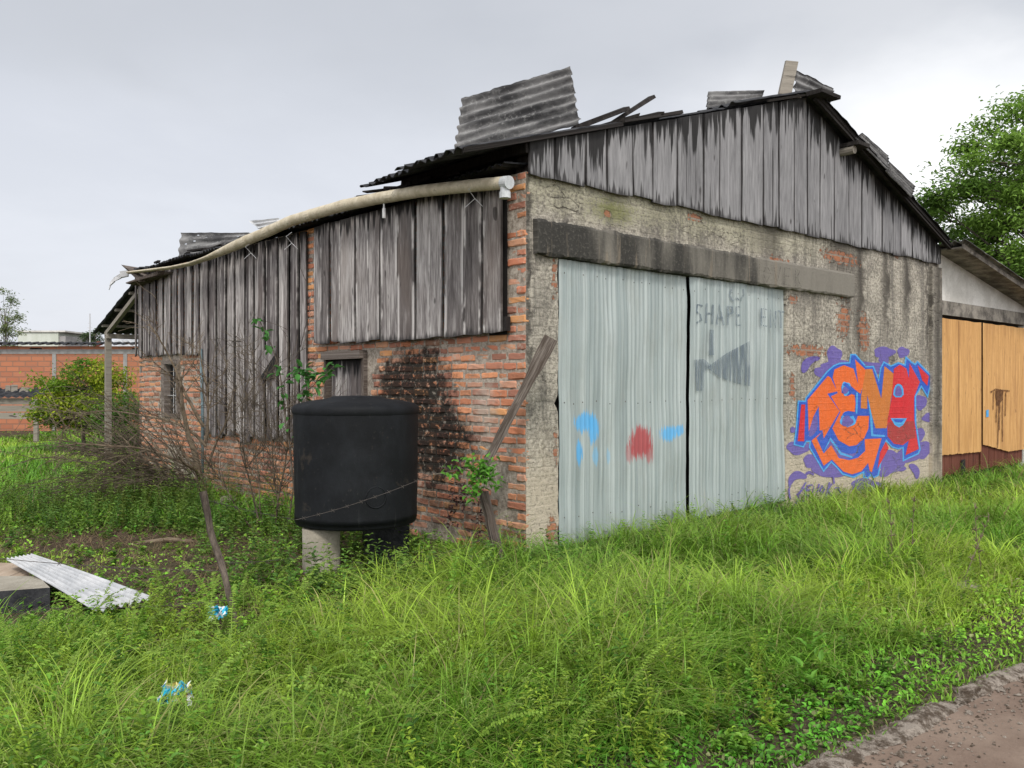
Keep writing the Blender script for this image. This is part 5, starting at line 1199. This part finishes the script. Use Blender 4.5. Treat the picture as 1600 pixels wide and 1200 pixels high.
# big leaved docks
n = 26; x = U(-2.2, 3, n); y = U(2.8, 5.5, n); m_ = keep_mask(x, y, .3); x, y = x[m_], y[m_]; n = len(x); lf = []
for j in range(9):
    a = j*2.4+U(-.4, .4, n); P = np.stack([x+.02*np.cos(a), y+.02*np.sin(a), U(.05, .2, n)], 1); D = np.stack([np.cos(a), np.sin(a), U(.3, 1.2, n)], 1); lf.append(leaves(P, D, np.tile(np.array([[0, 0, 1.]]), (n, 1)), U(.06, .11, n), U(.022, .04, n), np.array([[.13, .30, .035]])*U(.7, 1.3, (n, 1)), .12))
V, Q, C = merge(lf); tag(npmesh('dock_leaves', V, Q, C, M['leaf']), kind='stuff', label='broad dock leaves in the foreground grass')
# taller leafy weeds under and beside the tank
def spot(px, Y, sx, sy, n): q_ = gnd(px, Y); return rng.normal(q_.x, sx, n), rng.normal(q_.y, sy, n)
X, Y_ = [], []
for px, Yy, sx, sy, n in ((640, 6.5, .28, .15, 22), (700, 6.3, .3, .2, 16), (560, 6.3, .3, .2, 14), (600, 7.5, .2, .2, 16), (430, 8.3, .4, .5, 60), (400, 9.0, .5, .4, 60), (230, 9.0, .8, .4, 130), (150, 9.6, .8, .5, 110), (440, 7.0, .3, .4, 40), (480, 6.1, .25, .2, 20), (830, 6.9, .2, .12, 12), (760, 6.4, .25, .2, 14)):
    a, b = spot(px, Yy, sx, sy, n); X.append(a); Y_.append(b)
x, y = np.concatenate(X), np.concatenate(Y_); m_ = keep_mask(x, y); x, y = x[m_], y[m_]; n = len(x)
weeds('wall_weeds', 'dark leafy weeds at the foot of the brick wall and tank', x, y, U(.2, .48, n), U(.05, .085, n), (np.array([[.085, .19, .035]])+np.array([[.07, .05, 0]])*U(0, 1, (n, 1)))*U(.6, 1.35, (n, 1)), 10, .42)
n = 420; x = rng.normal(gnd(190, 10.3).x, .85, n); y = rng.normal(10.2, .55, n); m_ = keep_mask(x, y); x, y = x[m_], y[m_]; n = len(x)
weeds('thicket', 'yellow green weeds growing through the brush pile', x, y, U(.25, .75, n), U(.04, .08, n), (np.array([[.10, .18, .04]])+np.array([[.10, .08, 0]])*U(0, 1, (n, 1)))*U(.6, 1.3, (n, 1)), 12, .3)
# clover mat near the kerb and in the yard
n = 70000; x, y = scatter(n, 2.4, 16, .70); k_ = kd_np(x, y); m_ = keep_mask(x, y, .10); nearK = np.clip(1.5-k_, 0, 1)
h, fr = zone(x, y); m_ &= U(0, 1, n) < np.where(fr, .12+.85*nearK, .40)*(1-bare(x, y)*.9); x, y, k_ = x[m_], y[m_], k_[m_]; n = len(x)
P = np.stack([x, y, U(.02, .13, n)*np.clip(k_/.8, .35, 1)], 1); D = np.stack([U(-1, 1, n), U(-1, 1, n), U(-.1, .7, n)], 1); N_0 = np.tile(np.array([[0, 0, 1.]]), (n, 1))+U(-.5, .5, (n, 3))
V, Q, C = leaves(P, D, N_0, U(.018, .036, n)*(.8+.06*y), U(.012, .024, n)*(.8+.06*y), gcol(x, y, n)*np.array([[.85, 1.05, 1.0]])*U(.8, 1.3, (n, 1)))
tag(npmesh('clover', V, Q, C, M['leaf']), kind='stuff', label='low clover and small weeds near the kerb')
# dry straw on bare soil
n = 9000; x = np.concatenate([rng.normal(-4.2, 1.3, n//2), rng.normal(-2.3, .9, n//2)]); y = np.concatenate([rng.normal(8.3, .7, n//2), rng.normal(6.4, 1.1, n//2)]); m_ = keep_mask(x, y); x, y = x[m_], y[m_]; n = len(x)
V, Q, C = blades(x, y, np.full(n, .01)+U(0, .04, n), U(.03, .10, n), np.full(n, .004), U(0, 6.28, n), U(.2, .6, n), np.array([[.24, .17, .095]])*U(.5, 1.4, (n, 1)), 3, lean=U(1, 3, n))
tag(npmesh('dry_straw', V, Q, C, M['grass']), kind='stuff', label='dry straw scattered over bare soil')

# grit along the kerb and road edge
n = 2600; s_ = U(-1, 5.5, n); d_ = rng.normal(-.10, .16, n); px_ = K0.x+kd.x*s_+kn.x*d_; py_ = K0.y+kd.y*s_+kn.y*d_; sz = U(.003, .011, n)*np.where(U(0, 1, n) > .97, 2.4, 1)
base8 = np.array([[1, 0, 0], [0, 1, 0], [-1, 0, 0], [0, -1, 0], [0, 0, .7], [0, 0, -.5]])[None]*(1+.5*U(-1, 1, (n, 6, 1)))*sz[:, None, None]
V = base8+np.stack([px_, py_, np.full(n, .006)], 1)[:, None, :]; T = np.array([[0, 1, 4], [1, 2, 4], [2, 3, 4], [3, 0, 4], [1, 0, 5], [2, 1, 5], [3, 2, 5], [0, 3, 5]])[None]+(np.arange(n)*6)[:, None, None]
tag(npmesh('gravel', V.reshape(-1, 3), T.reshape(-1, 3), np.repeat(np.zeros((n, 3)), 6, 0), M['kerb']), kind='stuff', label='loose grit and crumbs along the road edge')
# ------------------------------------------------------------------ trees and shrubs
def wander(p, d, l, n, jit, grav=0, rnd=random):
    pts = [Vector(p)]; d = Vector(d).normalized()
    for i in range(n):
        d = (d+Vector((rnd.uniform(-1, 1), rnd.uniform(-1, 1), rnd.uniform(-1, 1)))*jit+Vector((0, 0, grav))).normalized(); pts.append(pts[-1]+d*l/n)
    return pts
def dead(name, label, base, trunks, seed, nsub=4, mat='twig', thin=.0035):
    rnd = random.Random(seed); mb = MB()
    for (b, d, l, r_, dens, grav) in trunks:
        P = wander(b, d, l, 9, .14, grav, rnd); mb.tube(P, [r_*(1-.75*i/9) for i in range(10)], 6)
        for k in range(dens):
            i = rnd.randint(2, 9); dd = (P[min(i+1, 9)]-P[i-1]).normalized(); sd_ = Vector((rnd.uniform(-1, 1), rnd.uniform(-1, 1), rnd.uniform(-.6, .9)))
            Q_ = wander(P[i], dd*.9+sd_*.8, l*rnd.uniform(.2, .55), 6, .2, grav, rnd); r2 = r_*(1-.75*i/9)*.5; mb.tube(Q_, [max(thin*.6, r2*(1-.8*j/6)) for j in range(7)], 5)
            for k2 in range(nsub):
                j = rnd.randint(1, 6); d2 = (Q_[j]-Q_[j-1]).normalized(); s2_ = Vector((rnd.uniform(-1, 1), rnd.uniform(-1, 1), rnd.uniform(-.7, .8)))
                T = wander(Q_[j], d2+s2_*.9, l*rnd.uniform(.08, .28), 4, .25, grav, rnd); mb.tube(T, [thin, thin*.9, thin*.8, thin*.7, thin*.5], 4, cap=False)
    o = mb.build(name, M[mat], None, origin=base); tag(o, label, 'dead shrub'); return o
b = gnd(322, 10.7)
dead('dead_shrub', 'leafless dead tree with spreading bare branches by the blue-grey wall pole', b,
     [(b, (-.03, 0, 1), 1.75, .055, 4, 0), (b+Vector((-.03, 0, 1.05)), (-.5, 0, .9), 1.5, .024, 13, -.03), (b+Vector((0, 0, .85)), (.12, -.1, 1), 1.3, .022, 10, -.02), (b+Vector((0, 0, .8)), (-1.3, .1, 1.15), 1.7, .022, 12, -.08), (b+Vector((0, 0, .4)), (-.7, -.3, .55), 1.8, .025, 14, -.03), (b+Vector((0, 0, .5)), (.5, -.1, .9), 1.2, .018, 10, -.02)], 4, 5)
def arc_twigs(name, label, n, src, spread, seed, mat='twig', lmin=.8, lmax=2.0):
    rnd = random.Random(seed); mb = MB(); src = Vector(src)
    for k in range(n):
        d = Vector((rnd.uniform(*spread[0]), rnd.uniform(*spread[1]), rnd.uniform(*spread[2]))); l = rnd.uniform(lmin, lmax)
        P = wander(src+Vector((rnd.uniform(-.35, .25), rnd.uniform(-.3, .3), rnd.uniform(0, .25))), d, l, 9, .09, -.05, rnd); r_ = rnd.uniform(.004, .011)
        mb.tube(P, [r_*(1-.7*i/9) for i in range(10)], 5, cap=False)
        for k2 in range(8):
            i = rnd.randint(2, 8); s2_ = Vector((rnd.uniform(-1, 1), rnd.uniform(-1, 1), rnd.uniform(-.9, .7))); T = wander(P[i], (P[i+1]-P[i]).normalized()+s2_*.7, l*rnd.uniform(.1, .35), 5, .2, -.05, rnd)
            mb.tube(T, [.0036, .0032, .003, .0026, .0022, .002], 4, cap=False)
            for k3 in range(2): j = rnd.randint(1, 4); T2 = wander(T[j], (T[j+1]-T[j]).normalized()+Vector((rnd.uniform(-1, 1), rnd.uniform(-1, 1), rnd.uniform(-.8, .6))), .22, 3, .2, -.04, rnd); mb.tube(T2, .0022, 3, cap=False)
    o = mb.build(name, M[mat], None, origin=src); tag(o, label, 'brush'); return o
arc_twigs('brush_pile', 'wide heap of cut brown branches arching left in front of the barred window', 70, gnd(292, 10.6, .25), ((-1.3, -.2), (-.6, .3), (-.0, .9)), 21, 'brushtwig', .9, 2.1)
b2 = gnd(430, 8.9)
dead('bare_bush', 'tangled bare grey-brown bush left of the black tank', b2, [(b2+Vector((dx, dy, 0)), (ddx, ddy, 1), l, r_*.65, 24, 0) for dx, dy, ddx, ddy, l, r_ in ((0, 0, .1, 0, 1.6, .018), (-.15, .1, -.5, .1, 1.6, .016), (.12, -.1, .25, .1, 1.3, .014), (-.3, .2, -.75, .1, 1.5, .014), (.0, .2, -.25, .2, 1.7, .014), (-.1, 0, -.15, -.2, 1.2, .012))], 8, 6, 'brushtwig', .0026)
def leafy(name, label, base, cat, paths, leafn, lsz, colr, mat='bark', seed=1, group=None, spread=.05):
    rnd = random.Random(seed); mb = MB(); LP = []; LD = []
    for pts, r_ in paths:
        P = [Vector(p) for p in pts]; F_ = []
        for i in range(len(P)-1):
            for k in range(5): F_.append(P[i].lerp(P[i+1], k/5)+Vector((rnd.uniform(-1, 1), rnd.uniform(-1, 1), rnd.uniform(-1, 1)))*.008)
        F_.append(P[-1]); mb.tube(F_, [r_*(1-.7*i/len(F_)) for i in range(len(F_))], 5)
        for k in range(leafn):
            f = rnd.uniform(.3, 1)*(len(F_)-1.01); i = int(f); p = F_[i].lerp(F_[i+1], f-i); LP.append(p+Vector([rnd.uniform(-spread, spread) for _ in range(3)])); LD.append(Vector((rnd.uniform(-1, 1), rnd.uniform(-1, 1), rnd.uniform(-.6, .6))))
    root = thing(name, label, cat, base, group); mb.build('stem', M[mat], root)
    n = len(LP); V, Q, C = leaves(np.array(LP), np.array(LD), np.tile(np.array([[0, 0, 1.]]), (n, 1))+U(-.6, .6, (n, 3)), lsz*U(.7, 1.25, n), lsz*.55*U(.8, 1.2, n), np.array([colr])*U(.6, 1.5, (n, 1)))
    npmesh('foliage', V, Q, C, M['leaf'], root); return root
Yp = 8.4
leafy('lemon_sapling', 'thin green-leaved sapling rising left of the black tank in front of the tall boards', gnd(470, Yp), 'sapling', [([gnd(470, Yp), at(452, 700, Yp), at(440, 600, Yp), at(425, 540, Yp), at(402, 495, Yp)], .012), ([at(445, 640, Yp), at(480, 610, Yp), at(522, 572, Yp)], .007), ([at(440, 600, Yp), at(470, 580, Yp), at(500, 600, Yp)], .006), ([at(452, 700, Yp), at(470, 690, Yp), at(480, 660, Yp)], .006)], 30, .10, (.06, .19, .04), seed=2)
Yv = 6.75
leafy('climbing_vine', 'small green and purple vine tangled on the wire by the leaning post', at(745, 800, Yv), 'vine', [([at(675, 742, Yv), at(700, 738, Yv), at(735, 728, Yv), at(768, 720, Yv)], .005), ([at(765, 725, Yv), at(745, 745, Yv), at(735, 780, Yv)], .005), ([at(770, 715, Yv), at(755, 735, Yv), at(775, 760, Yv)], .004)], 80, .055, (.11, .28, .035), seed=4, spread=.07)
leafy('dry_vine', 'dead purplish vine hanging on the brick wall below the green vine', at(740, 830, 7.0), 'vine', [([at(768, 722, 7.0), at(745, 760, 7.0), at(715, 790, 7.0), at(700, 820, 7.0)], .004), ([at(760, 740, 7.0), at(748, 790, 7.0), at(745, 840, 7.0)], .004), ([at(715, 745, 7.0), at(720, 790, 7.0)], .003)], 48, .04, (.055, .022, .024), seed=6, spread=.06)
# reddish dock stalks on the right verge
rnd = random.Random(12)
for i, (px, py, lb_) in enumerate(((1395, 905, 'leftmost brown dock stalk in the tall grass'), (1420, 900, 'second brown dock stalk from the left in the grass'), (1500, 925, 'brown dock stalk leaning left near the white stone'), (1535, 915, 'rightmost brown dock stalk leaning right in the grass'))):
    Y = 1.6*1300/(py-600); b = gnd(px, Y); mb = MB(); P = wander(b, (rnd.uniform(-.3, .3), 0, 1), .62, 7, .06, 0, rnd); mb.tube(P, [.004*(1-.5*k/7) for k in range(8)], 5)
    for k in range(26): j = rnd.randint(3, 7); mb.tube([P[j], P[j]+Vector((rnd.uniform(-.03, .03), rnd.uniform(-.03, .03), rnd.uniform(0, .05)))], .003, 4)
    tag(mb.build('dock_stalk', M['twig'], None, origin=b), lb_, 'weed', 'brown dock stalks in the tall grass')

def tree(name, label, base, trunk_h, cr, cc, ncl, nleaf, lsz, c1, c2, seed, r0=.15, group=None, clr=.5, hollow=.35, shape=None):
    """cr crown radii, cc crown centre; leaves sit in clumps on the ends of real branches"""
    rnd = random.Random(seed); root = thing(name, label, 'tree', base, group); mb = MB(); base = Vector(base); cc = Vector(cc)
    top = Vector((cc.x, cc.y, cc.z-cr[2]*.35)); T = [base, base.lerp(top, .35)+Vector((.1, 0, 0))*r0*3, base.lerp(top, .7), top, cc+Vector((0, 0, cr[2]*.45))]; mb.tube(T, [r0, r0*.8, r0*.62, r0*.45, r0*.15], 9)
    LP, LD, LC = [], [], []
    for k in range(ncl):
        while True:
            v = Vector((rnd.uniform(-1, 1), rnd.uniform(-1, 1), rnd.uniform(-1, 1)))
            if hollow < v.length < 1: break
        if shape: v = shape(v)
        c = cc+Vector((v.x*cr[0], v.y*cr[1], v.z*cr[2])); f = rnd.uniform(.3, .95); s_ = base.lerp(top, min(1, .45+f*.55)) if v.z < .2 else top.lerp(T[4], f*.8)
        mid = s_.lerp(c, .5)+Vector((rnd.uniform(-.1, .1), rnd.uniform(-.1, .1), .08*cr[2])); mb.tube([s_, mid, c], [r0*.28, r0*.15, r0*.04], 5, cap=False)
        tone = rnd.random(); n = int(nleaf*rnd.uniform(.6, 1.3)); cs_ = clr*rnd.uniform(.6, 1.25)
        for j in range(5): mb.tube([c.lerp(mid, .3), c+Vector((rnd.gauss(0, cs_*.6), rnd.gauss(0, cs_*.6), rnd.gauss(0, cs_*.35)))], [r0*.05, r0*.02], 4, cap=False)
        a = rng.normal(0, 1, (n, 3))*np.array([cs_*.62, cs_*.62, cs_*.34]); LP.append(np.array(c)[None, :]+a); d = rng.normal(0, 1, (n, 3)); d[:, 2] = d[:, 2]*.35-.25; LD.append(d)
        LC.append((np.array(c1)*(1-tone)+np.array(c2)*tone)[None, :]*U(.65, 1.35, (n, 1)))
    mb.build('trunk', M['bark'], root); P = np.concatenate(LP); D = np.concatenate(LD); C = np.concatenate(LC); n = len(P)
    V, Q, C = leaves(P, D, np.tile(np.array([[0, 0, 1.]]), (n, 1))+U(-.7, .7, (n, 3)), lsz*U(.7, 1.3, n), lsz*.42*U(.8, 1.2, n), C); npmesh('crown', V, Q, C, M['leaf'], root); return root
tb = gnd(1668, 24)
tree('leafy_tree', 'large bright green leafy tree rising behind the annex roof', tb, 4, (3.7, 3.4, 3.9), (tb.x, 24, 6.3), 185, 380, .15, (.11, .21, .035), (.25, .41, .07), 15, .24, clr=.50, hollow=.3)
# citrus bush behind the porch post
b = gnd(130, 18.5); tree('citrus_tree', 'low yellow green citrus tree in front of the block wall', b, .5, (1.05, .8, .95), (b.x, 18.5, 1.22), 80, 150, .085, (.10, .22, .02), (.36, .42, .03), 5, .05, clr=.26, hollow=.1)
b = gnd(195, 18.0); tree('green_bush', 'darker green bush between the porch post and the brick corner', b, .4, (.65, .6, .6), (b.x, 18.0, .85), 34, 130, .08, (.07, .19, .03), (.16, .28, .04), 6, .04, clr=.22, hollow=.1)
b = gnd(8, 42); tree('slender_tree', 'pale open tree with upright twigs above the block wall at the left edge', b, 2, (.8, .8, 2.0), (b.x, 42, 4.4), 44, 60, .12, (.12, .17, .06), (.22, .27, .10), 8, .07, clr=.28, hollow=0)
b = gnd(149, 50); tree('palm_like_tree', 'small dark tree top beside the aerial above the wall', b, 3, (.75, .7, .5), (b.x, 50, 4.45), 12, 80, .16, (.05, .09, .03), (.09, .13, .05), 9, .06, clr=.25, hollow=0)

# ------------------------------------------------------------------ background left
YW = 28; bw = thing('block_wall', 'long orange hollow-block wall with a grey concrete band and corrugated coping', 'wall', gnd(-200, YW))
xa, xb = gnd(-560, YW).x, gnd(300, YW).x; zt = CZ+(600-541)/FPX*YW
mb = MB()
def wq(mb, xa, xb, z0, z1, yo, th): mb.box((xa, YW+yo, z0), (xb-xa, 0, 0), (0, 0, z1-z0), (0, th, 0))
mb.quad((xa, YW, -.1), (xb, YW, -.1), (xb, YW, zt), (xa, YW, zt), 0, [(xa, 0), (xb, 0), (xb, zt), (xa, zt)]); mb.quad((xb, YW+.2, -.1), (xa, YW+.2, -.1), (xa, YW+.2, zt), (xb, YW+.2, zt), 0, [(xa, 0), (xb, 0), (xb, zt), (xa, zt)]); mb.quad((xa, YW, zt), (xb, YW, zt), (xb, YW+.2, zt), (xa, YW+.2, zt)); mb.build('wall', M['block'], bw)
mb = MB(); z1 = CZ+(600-544)/FPX*YW; z0 = CZ+(600-552)/FPX*YW; wq(mb, xa, xb, z0-.02, z1-.04, -.02, .02)
mb.build('concrete_band', M['grayblock'], bw)
for px in (-350, -210, -60, 85, 196):
    mb = MB(); wq(mb, gnd(px-3, YW).x, gnd(px+3, YW).x, 0, z0-.025, -.025, .025); mb.build('pillar', M['grayblock'], bw)
mb = MB(); corr(mb, (xa, YW-.25, zt+.06), (0, 1, .12), (1, 0, 0), .7, xb-xa, amp=.035, pitch=.28, rag=.01, seed=400); mb.build('coping_sheet', M['roofdark'], bw)
mb = MB()
for i in range(30): x_ = random.uniform(xa, xb); mb.box((x_, YW-.006, zt-.18), (.22, 0, 0), (0, 0, .12), (0, .004, 0))
mb.build('open_blocks', M['black'], bw)
# pale shed, little red house, aerial
sh = thing('pale_shed', 'long pale green shed wall with flat top beyond the block wall', 'shed', gnd(60, 55)); mb = MB(); a = at(28, 519, 55); b = at(91, 521, 55); mb.box((a.x, 55, 0), (b.x-a.x, 0, 0), (0, 0, a.z), (0, 4, 0)); mb.build('wall', M['farwhite'], sh)
mb = MB(); c_ = at(101, 521, 55); mb.box((b.x+.004, 55.1, 0), (c_.x-b.x, 0, 0), (0, 0, a.z-.25), (0, 4, 0)); mb.build('grey_end', M['grayblock'], sh); mb = MB(); mb.box((a.x-.1, 54.9, a.z+.003), (c_.x-a.x+.2, 0, 0), (0, 0, .1), (0, 4.4, 0)); mb.build('roof', M['whitewall'], sh)
hs = thing('red_roofed_house', 'tiny house with a dull red roof far behind the block wall', 'house', gnd(108, 70)); mb = MB(); q_ = at(100, 532, 70); r_ = at(115, 532, 70); mb.box((q_.x, 70, 0), (r_.x-q_.x, 0, 0), (0, 0, q_.z), (0, 5, 0)); mb.build('wall', M['redroof'], hs)
mb = MB(); pk = at(108, 527.5, 70); ix = [mb.vert((q_.x-.2, 69.7, q_.z)), mb.vert((r_.x+.2, 69.7, q_.z)), mb.vert((pk.x, 69.7, pk.z)), mb.vert((q_.x-.2, 75, q_.z)), mb.vert((r_.x+.2, 75, q_.z)), mb.vert((pk.x, 75, pk.z))]
for f_ in ((0, 1, 2), (3, 5, 4), (0, 2, 5, 3), (1, 4, 5, 2), (0, 3, 4, 1)): mb.face([ix[k] for k in f_])
mb.build('roof', M['redroof'], hs)
mb = MB(); p0 = gnd(140.5, 48); mb.tube([p0, at(140.5, 490, 48)], .03, 6); mb.tube([at(137, 512, 48), at(144, 512, 48)], .015, 5); mb.tube([at(138, 505, 48), at(143, 505, 48)], .012, 5); tag(mb.build('aerial_mast', M['whitewire'], None, origin=p0), 'thin aerial mast above the block wall beside the small dark tree', 'mast')
# far tin roof seen between the post and the wall
fr_ = thing('far_tin_roof_house', 'low building with a light tin roof seen under the porch roof', 'building', gnd(205, 40)); mb = MB(); mb.box(gnd(150, 40), (6, 0, 0), (0, 6, 0), (0, 0, 3.2)); mb.build('wall', M['whitewall'], fr_); mb = MB(); corr(mb, gnd(146, 39.6, 3.3), (0, 1, .22), (1, 0, 0), 4, 6.4, amp=.03, pitch=.3, seed=401); mb.build('roof', M['zinc'], fr_)
# grey board fence and stacked boards in front of the block wall
fe = thing('board_fence', 'low grey horizontal board fence with a black top at the left edge', 'fence', gnd(0, 22))
xa, xb = gnd(-400, 22).x, gnd(76, 22).x
for k in range(3): mb = MB(); z_ = 1.06-k*.19; mb.box((xa, 22, z_), (xb-xa, 0, 0), (0, .03, 0), (0, 0, .16), col=(k*.3, 9, 9)); mb.build('rail', M['greybeam'], fe)
mb = MB(); corr(mb, (xa, 21.9, 1.25), (0, 1, .3), (1, 0, 0), .8, xb-xa-.2, amp=.02, pitch=.2, seed=402, rag=.03); mb.build('sheet_cover', M['roofdark'], fe)
for px in (-300, -180, -60, 55): mb = MB(); p = gnd(px-3, 21.93); mb.box(p, (.11, 0, 0), (0, .07, 0), (0, 0, 1.22), col=(.5, 9, 9)); mb.build('post', M['greybeam'], fe)
for i, (x, w_, h_, lb_) in enumerate(((8, .14, .26, 'leftmost upright grey board standing on the low fence'), (17, .17, .27, 'middle upright grey board standing on the low fence'), (27, .24, .2, 'leaning bundle of short grey boards standing on the low fence'))):
    mb = MB(); p = gnd(x, 22.4, 1.30); mb.box(p, (w_, 0, 0), (0, .04, 0), (.1*(i == 2), 0, h_), col=(.2*i, 9, 9), jit=.01); tag(mb.build('upright_board', M['greybeam'], None, origin=p), lb_, 'board', 'upright boards on the low fence')
print('scene built', len(bpy.data.objects))
